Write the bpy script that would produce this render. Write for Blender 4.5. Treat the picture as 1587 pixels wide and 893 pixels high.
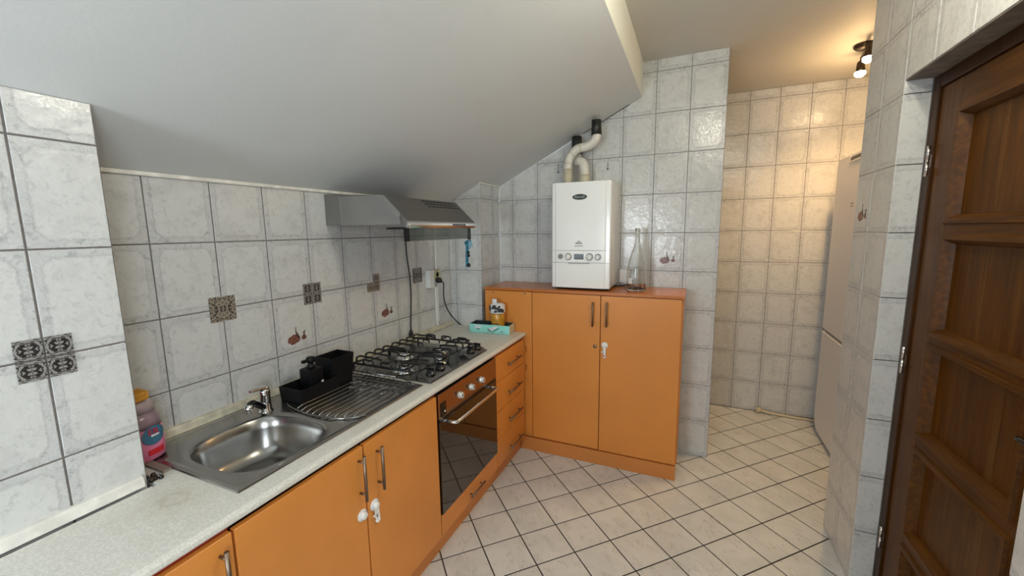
import bpy, bmesh, math, random
from mathutils import Vector, Matrix
for o in list(bpy.data.objects): bpy.data.objects.remove(o)
random.seed(7)
sc = bpy.context.scene
COL = sc.collection

# ------------------------------------------------------------------ camera
cam_d = bpy.data.cameras.new('camera'); cam = bpy.data.objects.new('camera', cam_d); COL.objects.link(cam)
cR = Vector((0.915402, 0.402326, -0.01317)); cU = Vector((-0.044377, 0.13338, 0.990071)); cF = Vector((-0.400087, 0.905728, -0.13995))
M4 = Matrix((( cR.x, cU.x, -cF.x, 1.613525), (cR.y, cU.y, -cF.y, -2.855776), (cR.z, cU.z, -cF.z, 1.528786), (0, 0, 0, 1)))
cam.matrix_world = M4
cam_d.sensor_fit = 'HORIZONTAL'; cam_d.sensor_width = 36.0; cam_d.lens = 632.557/1587*36
cam_d.clip_start = 0.02; cam_d.clip_end = 50
sc.camera = cam

# ------------------------------------------------------------------ world, exposure, daylight, added side fill
w = bpy.data.worlds.new('sky'); sc.world = w; w.use_nodes = True
bg = w.node_tree.nodes['Background']; bg.inputs[0].default_value = (0.75, 0.87, 1.0, 1); bg.inputs[1].default_value = 1.0
sc.view_settings.view_transform = 'Standard'; sc.view_settings.look = 'None'; sc.view_settings.gamma = 1
sc.view_settings.exposure = 0.28; sc.view_settings.use_curve_mapping = False
sc.cycles.use_denoising = True; sc.cycles.max_bounces = 10; sc.cycles.diffuse_bounces = 6; sc.cycles.glossy_bounces = 5
sc.cycles.transmission_bounces = 8; sc.cycles.transparent_max_bounces = 12; sc.cycles.sample_clamp_indirect = 6
sc.cycles.caustics_reflective = False; sc.cycles.caustics_refractive = False

def area(name, loc, direction, sx, sy, power, color):
    d = bpy.data.lights.new(name, 'AREA'); d.shape = 'RECTANGLE'; d.size = sx; d.size_y = sy; d.energy = power; d.color = color
    o = bpy.data.objects.new(name, d); COL.objects.link(o); o.location = loc
    o.rotation_euler = Vector(direction).to_track_quat('-Z', 'Y').to_euler(); return o
area('daylight_rear', (0.68, -4.72, 1.36), (0, 1, 0), 0.62, 0.66, 34, (0.84, 0.93, 1.0))
area('fill_side', (2.45, -3.7, 1.45), (-1, 0, 0), 1.0, 1.1, 30, (0.84, 0.93, 1.0))  # unseen side fill, added to brighten the near left wall

# ------------------------------------------------------------------ node helpers and materials
class NT:
    def __init__(s, name):
        s.m = bpy.data.materials.new(name); s.m.use_nodes = True; s.t = s.m.node_tree
        s.b = s.t.nodes['Principled BSDF']; s.out = s.t.nodes['Material Output']
    def n(s, typ, **kw):
        nd = s.t.nodes.new(typ)
        for k, v in kw.items():
            if k in nd.inputs.keys(): s.set(nd.inputs[k], v)
            elif hasattr(nd, k): setattr(nd, k, v)
            else: raise KeyError(typ+k)
        return nd
    def set(s, inp, v):
        if hasattr(v, 'links') or isinstance(v, bpy.types.NodeSocket): s.t.links.new(v, inp)
        elif isinstance(v, (tuple, list)) and len(v) == 3 and inp.type == 'RGBA': inp.default_value = (*v, 1)
        else: inp.default_value = v
    def math(s, op, a, b=0.0, clamp=False):
        nd = s.t.nodes.new('ShaderNodeMath'); nd.operation = op; nd.use_clamp = clamp
        s.set(nd.inputs[0], a); s.set(nd.inputs[1], b); return nd.outputs[0]
    def mix(s, f, a, b):
        nd = s.t.nodes.new('ShaderNodeMix'); nd.data_type = 'RGBA'
        s.set(nd.inputs[0], f); s.set(nd.inputs[6], a); s.set(nd.inputs[7], b); return nd.outputs[2]
    def ramp(s, v, lo, hi):
        nd = s.t.nodes.new('ShaderNodeMapRange'); nd.interpolation_type = 'SMOOTHSTEP'
        s.set(nd.inputs[0], v); nd.inputs[1].default_value = lo; nd.inputs[2].default_value = hi; return nd.outputs[0]
    def noise(s, vec, scale, detail=3, rough=0.5, wv=None, dist=0.0):
        nd = s.t.nodes.new('ShaderNodeTexNoise')
        if wv is not None: nd.noise_dimensions = '4D'; s.set(nd.inputs['W'], wv)
        s.set(nd.inputs['Vector'], vec); nd.inputs['Scale'].default_value = scale; nd.inputs['Detail'].default_value = detail
        nd.inputs['Roughness'].default_value = rough; nd.inputs['Distortion'].default_value = dist; return nd.outputs[0]
    def objc(s): return s.t.nodes.new('ShaderNodeTexCoord').outputs['Object']
    def world(s): return s.t.nodes.new('ShaderNodeNewGeometry').outputs['Position']
    def rnd(s): return s.t.nodes.new('ShaderNodeObjectInfo').outputs['Random']
    def sep(s, v):
        nd = s.t.nodes.new('ShaderNodeSeparateXYZ'); s.set(nd.inputs[0], v); return nd.outputs
    def scale(s, v, sc3):
        nd = s.t.nodes.new('ShaderNodeMapping'); s.set(nd.inputs[0], v); nd.inputs['Scale'].default_value = sc3; return nd.outputs[0]
    def bump(s, h, strength, dist):
        nd = s.t.nodes.new('ShaderNodeBump'); s.set(nd.inputs['Height'], h); nd.inputs['Strength'].default_value = strength
        nd.inputs['Distance'].default_value = dist; s.t.links.new(nd.outputs[0], s.b.inputs['Normal'])
    def fin(s, color=None, rough=None, metal=None, **kw):
        if color is not None: s.set(s.b.inputs['Base Color'], color)
        if rough is not None: s.set(s.b.inputs['Roughness'], rough)
        if metal is not None: s.b.inputs['Metallic'].default_value = metal
        for k, v in kw.items(): s.set(s.b.inputs[k.replace('_', ' ')], v)
        return s.m

def simple(name, color, rough=0.5, metal=0.0, nscale=0, namp=0.15, bump=0, **kw):
    t = NT(name)
    c = color
    if nscale:
        v = t.noise(t.objc(), nscale, 4)
        c = t.mix(t.ramp(v, 0.35, 0.7), tuple(x*(1-namp) for x in color), tuple(min(1, x*(1+namp*0.6)) for x in color))
        if bump: t.bump(v, bump, 0.002)
    return t.fin(c, rough, metal, **kw)

def wall_tile_mat():
    t = NT('glazed_wall_tile'); p = t.objc(); r = t.math('MULTIPLY', t.rnd(), 30.0)
    x, y, z = t.sep(p)
    ax = t.math('DIVIDE', t.math('ABSOLUTE', x), 0.0985); ay = t.math('DIVIDE', t.math('ABSOLUTE', y), 0.1235)
    wob = t.math('MULTIPLY', t.math('SUBTRACT', t.noise(p, 48, 3, 0.6, r), 0.5), 0.15)
    m = t.math('MAXIMUM', t.math('SUBTRACT', ax, 0.80), t.math('SUBTRACT', ay, 0.83))
    m = t.math('MAXIMUM', m, t.math('MULTIPLY', t.math('SUBTRACT', t.math('ADD', ax, ay), 1.46), 0.8))
    m = t.math('ADD', m, wob)
    border = t.ramp(m, -0.015, 0.03)
    edge = t.math('SUBTRACT', 1.0, t.ramp(t.math('ABSOLUTE', t.math('SUBTRACT', m, 0.02)), 0.0, 0.055))
    fine = t.noise(p, 170, 4, 0.65, r); mid = t.noise(p, 55, 5, 0.7, r, 0.6); big = t.noise(p, 14, 3, 0.55, r)
    c = t.mix(border, (0.61, 0.615, 0.60), (0.545, 0.55, 0.545))
    c = t.mix(t.math('MULTIPLY', t.ramp(mid, 0.50, 0.68), t.math('ADD', 0.36, t.math('MULTIPLY', border, 0.34))), c, (0.30, 0.31, 0.325))
    c = t.mix(t.math('MULTIPLY', t.ramp(big, 0.48, 0.70), 0.30), c, (0.38, 0.38, 0.375))
    c = t.mix(t.math('MULTIPLY', edge, t.math('ADD', 0.06, t.math('MULTIPLY', t.ramp(fine, 0.42, 0.6), 0.40))), c, (0.30, 0.305, 0.30))
    c = t.mix(t.math('MULTIPLY', border, t.math('MULTIPLY', t.ramp(fine, 0.52, 0.66), 0.45)), c, (0.72, 0.72, 0.71))
    h = t.math('ADD', t.math('MULTIPLY', border, -0.35), t.math('MULTIPLY', t.noise(p, 24, 2, 0.5, r), 1.3))
    h = t.math('ADD', h, t.math('MULTIPLY', t.math('MULTIPLY', fine, border), 0.5))
    h = t.math('ADD', h, t.math('MULTIPLY', mid, 0.6))
    t.bump(h, 0.85, 0.0020)
    return t.fin(c, 0.09, 0.0, IOR=1.52)

def floor_tile_mat():
    t = NT('marbled_floor_tile'); p = t.objc(); r = t.math('MULTIPLY', t.rnd(), 50.0)
    q = t.scale(p, (1.0, 0.45, 1.0))
    a = t.noise(q, 11, 6, 0.7, r, 0.5); d = t.noise(p, 6, 3, 0.5, r); b = t.noise(q, 30, 4, 0.6, r, 0.4)
    v1 = t.math('SUBTRACT', 1.0, t.ramp(t.math('ABSOLUTE', t.math('SUBTRACT', a, 0.52)), 0.0, 0.022))
    v1 = t.math('MULTIPLY', v1, t.ramp(b, 0.42, 0.60))
    c = t.mix(t.ramp(d, 0.35, 0.65), (0.56, 0.575, 0.565), (0.64, 0.65, 0.635))
    c = t.mix(t.math('MULTIPLY', v1, 0.50), c, (0.33, 0.32, 0.29))
    c = t.mix(t.math('MULTIPLY', t.ramp(b, 0.58, 0.75), 0.22), c, (0.45, 0.44, 0.41))
    t.bump(t.noise(p, 12, 2, 0.5, r), 0.12, 0.002)
    return t.fin(c, 0.2, 0.0)

def plaster_mat(name, base, rough):
    t = NT(name); p = t.world()
    a = t.noise(p, 1.6, 3, 0.55); b = t.noise(p, 7, 4, 0.6); f = t.noise(p, 90, 3)
    c = t.mix(t.math('MULTIPLY', t.ramp(a, 0.45, 0.7), 0.20), base, tuple(x*0.80 for x in base))
    c = t.mix(t.math('MULTIPLY', t.ramp(b, 0.55, 0.75), 0.10), c, tuple(x*0.72 for x in base))
    t.bump(t.math('ADD', t.math('MULTIPLY', b, 2.0), f), 0.12, 0.004)
    return t.fin(c, rough)

def orange_mat(name, base, rough=0.38):
    t = NT(name); p = t.world()
    a = t.noise(p, 3.0, 3, 0.5); f = t.noise(p, 40, 4, 0.6)
    c = t.mix(t.ramp(a, 0.3, 0.75), tuple(x*0.90 for x in base), base)
    c = t.mix(t.math('MULTIPLY', t.ramp(f, 0.6, 0.75), 0.12), c, tuple(x*0.7 for x in base))
    t.bump(f, 0.05, 0.001)
    return t.fin(c, rough)

def worktop_mat():
    t = NT('speckled_worktop'); p = t.world()
    s1 = t.noise(t.scale(p, (1, 1.3, 1)), 150, 3, 0.6); s2 = t.noise(p, 210, 3, 0.6); s3 = t.noise(p, 6, 4, 0.6)
    c = t.mix(t.ramp(s1, 0.42, 0.62), (0.63, 0.62, 0.565), (0.73, 0.72, 0.68))
    c = t.mix(t.math('MULTIPLY', t.ramp(s2, 0.60, 0.70), 0.55), c, (0.36, 0.32, 0.26))
    c = t.mix(t.math('MULTIPLY', t.ramp(s3, 0.56, 0.74), 0.28), c, (0.50, 0.45, 0.33))
    # the old ring stain beside the sink
    d = t.t.nodes.new('ShaderNodeVectorMath'); d.operation = 'DISTANCE'; t.set(d.inputs[0], p); d.inputs[1].default_value = (0.40, -2.315, 0.843)
    rr = t.math('ADD', d.outputs['Value'], t.math('MULTIPLY', t.math('SUBTRACT', t.noise(p, 30, 3), 0.5), 0.05))
    ring = t.math('SUBTRACT', 1.0, t.ramp(t.math('ABSOLUTE', t.math('SUBTRACT', rr, 0.028)), 0.0, 0.012))
    halo = t.math('SUBTRACT', 1.0, t.ramp(rr, 0.02, 0.13))
    c = t.mix(t.math('MULTIPLY', halo, 0.25), c, (0.42, 0.38, 0.24))
    c = t.mix(t.math('MULTIPLY', ring, 0.22), c, (0.33, 0.27, 0.16))
    return t.fin(c, 0.35)

def wood_mat(name, dark, light, axis):
    t = NT(name); p = t.world()
    sc3 = {'z': (14, 14, 1.0), 'y': (14, 1.0, 14)}[axis]
    g = t.noise(t.scale(p, sc3), 4.0, 5, 0.6, None, 0.4); f = t.noise(t.scale(p, tuple(k*6 for k in sc3)), 3.0, 3, 0.6)
    c = t.mix(t.ramp(g, 0.25, 0.80), dark, light)
    c = t.mix(t.math('MULTIPLY', t.ramp(f, 0.55, 0.7), 0.45), c, tuple(x*0.5 for x in dark))
    t.bump(g, 0.08, 0.002)
    return t.fin(c, 0.42, Specular_IOR_Level=0.22)

def steel_mat(name, base, rough, axis=None):
    t = NT(name); p = t.objc()
    n = t.noise(t.scale(p, {'y': (260, 3, 260), 'x': (3, 260, 260), None: (3, 3, 3)}[axis]), 1.0, 2)
    r = t.math('ADD', rough, t.math('MULTIPLY', t.math('SUBTRACT', n, 0.5), 0.10))
    return t.fin(base, r, 1.0)

def mosaic_mat(name, dark, light, sc1):
    t = NT(name); p = t.objc(); x, y, z = t.sep(p)
    cb = t.t.nodes.new('ShaderNodeCombineXYZ'); t.set(cb.inputs[0], t.math('ABSOLUTE', x)); t.set(cb.inputs[1], t.math('ABSOLUTE', y))
    n = t.noise(cb.outputs[0], sc1, 2, 0.4, None, 2.4)
    k = t.math('SUBTRACT', 1.0, t.ramp(t.math('ABSOLUTE', t.math('SUBTRACT', n, 0.5)), 0.045, 0.075))
    return t.fin(t.mix(k, light, dark), 0.25)

def emis(name, color, strength):
    t = NT(name); return t.fin((0.8, 0.8, 0.8), 0.4, 0.0, Emission_Color=color, Emission_Strength=strength)

MAT = dict(
    tile=wall_tile_mat(), ftile=floor_tile_mat(),
    grout_light=simple('pale_wall_grout', (0.46, 0.44, 0.40), 0.9, nscale=60), grout=simple('wall_grout', (0.17, 0.155, 0.145), 0.9, nscale=60), fgrout=simple('floor_grout', (0.022, 0.015, 0.011), 0.9, nscale=60),
    plaster=plaster_mat('painted_plaster', (0.66, 0.68, 0.675), 0.55), plaster2=plaster_mat('painted_flat_ceiling', (0.58, 0.565, 0.515), 0.65),
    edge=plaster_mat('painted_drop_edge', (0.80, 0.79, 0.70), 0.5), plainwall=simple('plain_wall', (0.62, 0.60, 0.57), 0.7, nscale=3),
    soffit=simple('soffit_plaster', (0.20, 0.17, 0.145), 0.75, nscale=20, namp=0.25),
    orange=orange_mat('orange_laminate', (0.69, 0.258, 0.048)), orange_top=orange_mat('orange_cabinet_top', (0.50, 0.155, 0.028), 0.25),
    orange_low=orange_mat('orange_plinth', (0.60, 0.225, 0.052), 0.42),
    carcass=simple('red_brown_carcass', (0.30, 0.030, 0.012), 0.6), worktop=worktop_mat(),
    trim=simple('cream_trim', (0.62, 0.58, 0.45), 0.4, nscale=25, namp=0.22), white_trim=simple('white_bead', (0.78, 0.76, 0.70), 0.5, nscale=20),
    steel=steel_mat('sink_steel', (0.37, 0.365, 0.35), 0.23), steel_dark=steel_mat('hob_steel', (0.26, 0.255, 0.245), 0.26),
    hood=steel_mat('hood_steel', (0.27, 0.262, 0.25), 0.34, 'y'), inox_reflect=steel_mat('oven_steel_orange_reflection', (0.42, 0.27, 0.17), 0.24, 'y'),  # oven panel: reflection of the orange cabinets tinted into the steel colour
    chrome=simple('chrome', (0.75, 0.75, 0.75), 0.08, 1.0), bright=simple('polished_metal', (0.72, 0.72, 0.71), 0.15, 1.0),
    handle=simple('handle_nickel', (0.24, 0.185, 0.14), 0.42, 1.0), wire=simple('rack_wire', (0.30, 0.295, 0.28), 0.25, 1.0),
    black=simple('black_plastic', (0.004, 0.004, 0.005), 0.5, Specular_IOR_Level=0.25), blackgloss=simple('black_gloss', (0.006, 0.006, 0.007), 0.15),
    iron=simple('enamel_iron', (0.010, 0.010, 0.011), 0.28), rubber=simple('black_rubber', (0.012, 0.011, 0.011), 0.55),
    ovenglass=simple('oven_glass', (0.010, 0.006, 0.003), 0.03, 0.0, IOR=1.9),
    white=simple('white_enamel', (0.88, 0.89, 0.87), 0.16), whiteplastic=simple('white_plastic', (0.78, 0.78, 0.76), 0.32),
    fridge=simple('fridge_white', (0.78, 0.745, 0.74), 0.38), greyplastic=simple('grey_plastic', (0.30, 0.30, 0.30), 0.4),
    pipe=simple('flue_plastic', (0.72, 0.69, 0.62), 0.35, nscale=20, namp=0.1), dirtypipe=simple('aged_flue_plastic', (0.60, 0.54, 0.40), 0.45, nscale=20),
    sleeve=simple('dark_sleeve', (0.018, 0.020, 0.017), 0.45, nscale=30, namp=0.4),
    green=simple('badge_green', (0.008, 0.022, 0.016), 0.2), lettering=simple('pale_lettering', (0.45, 0.48, 0.45), 0.4),
    greymark=simple('grey_print', (0.30, 0.29, 0.28), 0.5), darkmark=simple('dark_print', (0.03, 0.03, 0.035), 0.5),
    lcd=simple('display_glass', (0.035, 0.05, 0.055), 0.1),
    wood_v=wood_mat('door_oak_upright', (0.050, 0.0170, 0.0012), (0.118, 0.042, 0.0032), 'z'),
    wood_h=wood_mat('door_oak_rail', (0.050, 0.0170, 0.0012), (0.118, 0.042, 0.0032), 'y'),
    wood_seam_glint=wood_mat('door_oak_seam_reflection', (0.085, 0.034, 0.0055), (0.12, 0.05, 0.009), 'z'),
    wood_dark=wood_mat('door_oak_frame', (0.026, 0.0085, 0.0008), (0.058, 0.020, 0.0020), 'z'),
    mosaic=mosaic_mat('dark_mosaic', (0.022, 0.020, 0.020), (0.27, 0.26, 0.245), 42), mosaic2=mosaic_mat('ornate_mosaic', (0.03, 0.028, 0.03), (0.36, 0.31, 0.24), 60),
    bulb_print=simple('onion_print', (0.24, 0.10, 0.075), 0.25, nscale=160, namp=0.6), stem_print=simple('stem_print', (0.10, 0.075, 0.055), 0.3),
    yellow=simple('honey_yellow', (0.62, 0.30, 0.03), 0.25, nscale=60, namp=0.35), ochre=simple('sponge_ochre', (0.62, 0.28, 0.03), 0.8, nscale=90, bump=0.6),
    teal=simple('mint_card', (0.30, 0.72, 0.66), 0.5), cardin=simple('dark_box_inside', (0.025, 0.035, 0.035), 0.8), card=simple('cream_card', (0.60, 0.54, 0.38), 0.7),
    pink=simple('pink_liquid', (0.70, 0.20, 0.34), 0.18), pinkdark=simple('bottle_shoulder', (0.28, 0.19, 0.22), 0.2), cap=simple('mauve_cap', (0.40, 0.31, 0.33), 0.35),
    labelblue=simple('label_blue', (0.05, 0.16, 0.26), 0.35), red=simple('label_red', (0.60, 0.02, 0.03), 0.4), labelwhite=simple('label_white', (0.75, 0.75, 0.75), 0.4),
    blue=simple('teal_blue_strip', (0.02, 0.17, 0.26), 0.4, nscale=60, namp=0.5), paleblue=simple('pale_blue_strip', (0.22, 0.38, 0.46), 0.4),
    socketcream=simple('aged_socket', (0.50, 0.47, 0.30), 0.45, nscale=80, namp=0.3), hose=simple('hose_cream', (0.55, 0.47, 0.33), 0.45),
    brown=simple('brown_metal', (0.05, 0.035, 0.025), 0.35, 0.8), sink_shade=simple('sink_edge_shade', (0.25, 0.20, 0.17), 0.5),
    bulb=emis('lit_bulb', (1.0, 0.80, 0.48), 40.0), bulb2=emis('lit_bulb_neutral', (1.0, 0.90, 0.74), 60.0),
)
def glass_mat(name, color, rough=0.0):
    t = NT(name); return t.fin(color, rough, 0.0, Transmission_Weight=1.0, IOR=1.45)
MAT['glass'] = glass_mat('clear_glass', (0.96, 0.98, 0.97))
t_ = NT('tinted_visor'); MAT['visor'] = t_.fin((0.05, 0.07, 0.065), 0.05, 0.0, Alpha=0.55)
t_ = NT('wrinkled_film'); MAT['film'] = t_.fin((0.34, 0.33, 0.31), 0.22, 0.0, Alpha=0.45)
t_ = NT('window_pane'); MAT['pane'] = t_.fin((0.9, 0.95, 1.0), 0.02, 0.0, Alpha=0.08)

# ------------------------------------------------------------------ mesh helpers
def B(): return bmesh.new()
def box(bm, x0, x1, y0, y1, z0, z1, bev=0.0, seg=2):
    t = bmesh.new()
    bmesh.ops.create_cube(t, size=1.0)
    bmesh.ops.scale(t, vec=(x1-x0, y1-y0, z1-z0), verts=t.verts)
    bmesh.ops.translate(t, vec=((x0+x1)/2, (y0+y1)/2, (z0+z1)/2), verts=t.verts)
    if bev: bmesh.ops.bevel(t, geom=list(t.edges), offset=bev, segments=seg, profile=0.7, affect='EDGES')
    merge(bm, t); return bm
def merge(bm, t, mat=None):
    if mat is not None: bmesh.ops.transform(t, matrix=mat, verts=t.verts)
    vm = {v: bm.verts.new(v.co) for v in t.verts}
    for f in t.faces:
        try: nf = bm.faces.new([vm[v] for v in f.verts]); nf.smooth = f.smooth
        except ValueError: pass
    t.free()
def frame_of(d):
    d = Vector(d).normalized(); a = Vector((0, 0, 1)) if abs(d.z) < 0.9 else Vector((1, 0, 0))
    u = d.cross(a).normalized(); return u, d.cross(u).normalized(), d
def ring(bm, c, u, v, r, n, r2=None):
    return [bm.verts.new(Vector(c) + u*(math.cos(2*math.pi*i/n)*r) + v*(math.sin(2*math.pi*i/n)*(r2 or r))) for i in range(n)]
def bridge(bm, a, b, smooth=True):
    n = len(a)
    for i in range(n):
        f = bm.faces.new((a[i], a[(i+1) % n], b[(i+1) % n], b[i])); f.smooth = smooth
def cap(bm, r, flip=False):
    try: bm.faces.new(list(reversed(r)) if flip else r)
    except ValueError: pass
def cyl(bm, p, q, r, r2=None, n=20):
    p, q = Vector(p), Vector(q); u, v, d = frame_of(q-p)
    a = ring(bm, p, u, v, r, n); b = ring(bm, q, u, v, r if r2 is None else r2, n)
    bridge(bm, a, b); cap(bm, a, True); cap(bm, b); return bm
def tube(bm, pts, r, n=10, closed=False, smooth_path=0):
    P = [Vector(p) for p in pts]
    for _ in range(smooth_path):
        Q = [] if closed else [P[0]]
        m = len(P)
        for i in range(m if closed else m-1):
            a, b = P[i], P[(i+1) % m]; Q += [a*0.75+b*0.25, a*0.25+b*0.75]
        if not closed: Q.append(P[-1])
        P = Q
    m = len(P); rings = []; up = None
    for i in range(m):
        a = P[(i-1) % m] if (closed or i > 0) else P[i]; b = P[(i+1) % m] if (closed or i < m-1) else P[i]
        d = (b-a).normalized()
        if up is None: u, v, _ = frame_of(d)
        else:
            u = (up - d*up.dot(d));  u = u.normalized() if u.length > 1e-6 else frame_of(d)[0]; v = d.cross(u).normalized()
        up = u; rings.append(ring(bm, P[i], u, v, r, n))
    for i in range(m-1): bridge(bm, rings[i], rings[i+1])
    if closed: bridge(bm, rings[-1], rings[0])
    else: cap(bm, rings[0], True); cap(bm, rings[-1])
    return bm
def lathe(bm, c, prof, n=28, axis=(0, 0, 1)):
    u, v, d = frame_of(axis); c = Vector(c); prev = None; first = None
    for r, h in prof:
        rg = ring(bm, c + d*h, u, v, max(r, 1e-5), n)
        if prev: bridge(bm, prev, rg)
        else: first = rg
        prev = rg
    cap(bm, first, True); cap(bm, prev); return bm
def prism(bm, pts, vec, bev=0.0):
    t = bmesh.new(); a = [t.verts.new(Vector(p)) for p in pts]; b = [t.verts.new(Vector(p)+Vector(vec)) for p in pts]
    n = len(a)
    t.faces.new(list(reversed(a))); t.faces.new(b)
    for i in range(n): t.faces.new((a[i], a[(i+1) % n], b[(i+1) % n], b[i]))
    if bev: bmesh.ops.bevel(t, geom=list(t.edges), offset=bev, segments=2, profile=0.7, affect='EDGES')
    merge(bm, t); return bm

ORG = {}
def finish(bm, name, m):
    bmesh.ops.recalc_face_normals(bm, faces=bm.faces)
    me = bpy.data.meshes.new(name); bm.to_mesh(me); bm.free(); me.materials.append(m if not isinstance(m, str) else MAT[m]); return me
def obj(name, bm, m, parent=None, label=None, cat=None, group=None, kind=None, smooth=False, org=None):
    o = None
    if parent is None:
        if org is None:
            xs = [v.co for v in bm.verts]
            org = Vector(((min(v.x for v in xs)+max(v.x for v in xs))/2, (min(v.y for v in xs)+max(v.y for v in xs))/2, min(v.z for v in xs)))
        org = Vector(org)
    else: org = ORG[parent.name]
    bmesh.ops.translate(bm, vec=-org, verts=bm.verts)
    me = finish(bm, name, m)
    if smooth:
        for p in me.polygons: p.use_smooth = True
    o = bpy.data.objects.new(name, me); COL.objects.link(o)
    if parent is None: o.location = org
    else: o.parent = parent
    ORG[o.name] = org
    if label: o['label'] = label
    if cat: o['category'] = cat
    if group: o['group'] = group
    if kind: o['kind'] = kind
    return o
def thing(name, loc, label=None, cat=None, group=None, kind=None):
    o = bpy.data.objects.new(name, None); COL.objects.link(o); o.location = loc; o.empty_display_size = 0.05
    ORG[o.name] = Vector(loc)
    if label: o['label'] = label
    if cat: o['category'] = cat
    if group: o['group'] = group
    if kind: o['kind'] = kind
    return o
def text(name, s, size, loc, rot, m, parent, ext=0.0004, width=None):
    c = bpy.data.curves.new(name, 'FONT'); c.body = s; c.size = size; c.extrude = ext; c.align_x = 'CENTER'; c.align_y = 'CENTER'
    o = bpy.data.objects.new(name, c); COL.objects.link(o)
    bpy.context.view_layer.update()
    me = bpy.data.meshes.new_from_object(o); bpy.data.objects.remove(o)
    me.materials.clear(); me.materials.append(MAT[m])
    o = bpy.data.objects.new(name, me); COL.objects.link(o); o.parent = parent
    o.location = Vector(loc) - ORG[parent.name]; o.rotation_euler = rot
    if width:
        xs = [v.co.x for v in me.vertices]; k = width/(max(xs)-min(xs)); o.scale = (k, 1, 1)
    ORG[o.name] = Vector(loc); return o

# ------------------------------------------------------------------ tiled surfaces: every tile is a part
def clip(poly, nx, ny, c):                       # keep nx*x+ny*y <= c
    out = []
    for i in range(len(poly)):
        a, b = poly[i], poly[(i+1) % len(poly)]
        da, db = nx*a[0]+ny*a[1]-c, nx*b[0]+ny*b[1]-c
        if da <= 0: out.append(a)
        if (da < 0 < db) or (db < 0 < da):
            t = da/(da-db); out.append((a[0]+t*(b[0]-a[0]), a[1]+t*(b[1]-a[1])))
    return out
def parea(p): return sum(p[i][0]*p[(i+1) % len(p)][1]-p[(i+1) % len(p)][0]*p[i][1] for i in range(len(p)))/2
TILE_CACHE = {}
def tile_mesh(poly, m, th=0.004, bev=0.0016, name='tile'):
    key = (m, tuple((round(x, 4), round(y, 4)) for x, y in poly))
    if key in TILE_CACHE: return TILE_CACHE[key]
    bm = bmesh.new(); n = len(poly); cx = sum(p[0] for p in poly)/n; cy = sum(p[1] for p in poly)/n
    lo = [bm.verts.new((x, y, -th)) for x, y in poly]; mi = [bm.verts.new((x, y, -bev*0.55)) for x, y in poly]
    hi = []
    for x, y in poly:
        d = math.hypot(x-cx, y-cy) or 1; k = min(bev*1.3/d, 0.4); hi.append(bm.verts.new((x+(cx-x)*k, y+(cy-y)*k, 0)))
    for a, b in ((lo, mi), (mi, hi)):
        for i in range(n): bm.faces.new((a[i], a[(i+1) % n], b[(i+1) % n], b[i]))
    bm.faces.new(hi)
    me = bpy.data.meshes.new(name); bm.to_mesh(me); bm.free(); me.materials.append(MAT[m]); TILE_CACHE[key] = me; return me
def tiles(parent, P0, U, V, N, poly, u0, du, v0, dv, m='tile', joint=0.0030, jitter=0.0014, keep=None, stuff=None):
    P0, U, V, N = map(Vector, (P0, U, V, N))
    us = [p[0] for p in poly]; vs = [p[1] for p in poly]
    i0 = math.floor((min(us)-u0)/du); i1 = math.ceil((max(us)-u0)/du); j0 = math.floor((min(vs)-v0)/dv); j1 = math.ceil((max(vs)-v0)/dv)
    rest = bmesh.new() if stuff else None
    for i in range(i0, i1):
        for j in range(j0, j1):
            a, b, c, d = u0+i*du+joint/2, u0+(i+1)*du-joint/2, v0+j*dv+joint/2, v0+(j+1)*dv-joint/2
            p = clip(clip(clip(clip(poly, 1, 0, b), -1, 0, -a), 0, 1, d), 0, -1, -c)
            q = []
            for pt in p:
                if not q or math.hypot(pt[0]-q[-1][0], pt[1]-q[-1][1]) > 1e-4: q.append(pt)
            if len(q) > 1 and math.hypot(q[0][0]-q[-1][0], q[0][1]-q[-1][1]) < 1e-4: q.pop()
            if len(q) < 3 or abs(parea(q)) < 2.5e-4: continue
            if parea(q) < 0: q.reverse()
            cu, cv = u0+(i+.5)*du, v0+(j+.5)*dv
            pos = P0 + U*cu + V*cv
            loc = [(x-cu, y-cv) for x, y in q]
            if keep and not keep(pos):
                if rest is not None: 
                    vv = [rest.verts.new(P0+U*x+V*y) for x, y in q]; rest.faces.new(vv)
                    vw = [rest.verts.new(P0+U*x+V*y-N*0.004) for x, y in q]
                    for k in range(len(q)): rest.faces.new((vw[k], vw[(k+1) % len(q)], vv[(k+1) % len(q)], vv[k]))
                continue
            o = bpy.data.objects.new('tile', tile_mesh(loc, m)); COL.objects.link(o)
            mw = Matrix((( U.x, V.x, N.x, pos.x), (U.y, V.y, N.y, pos.y), (U.z, V.z, N.z, pos.z), (0, 0, 0, 1)))
            jt = Matrix.Rotation(random.uniform(-jitter, jitter)*3, 4, 'X') @ Matrix.Rotation(random.uniform(-jitter, jitter)*3, 4, 'Y')
            o.parent = parent; o.matrix_parent_inverse = Matrix.Identity(4)
            o.matrix_local = Matrix.Translation(-ORG[parent.name]) @ mw @ jt
    if rest is not None:
        bmesh.ops.translate(rest, vec=-ORG[parent.name], verts=rest.verts)
        o = bpy.data.objects.new('tile_field', finish(rest, 'tile_field', m)); COL.objects.link(o); o.parent = parent; o['kind'] = 'stuff'
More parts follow.
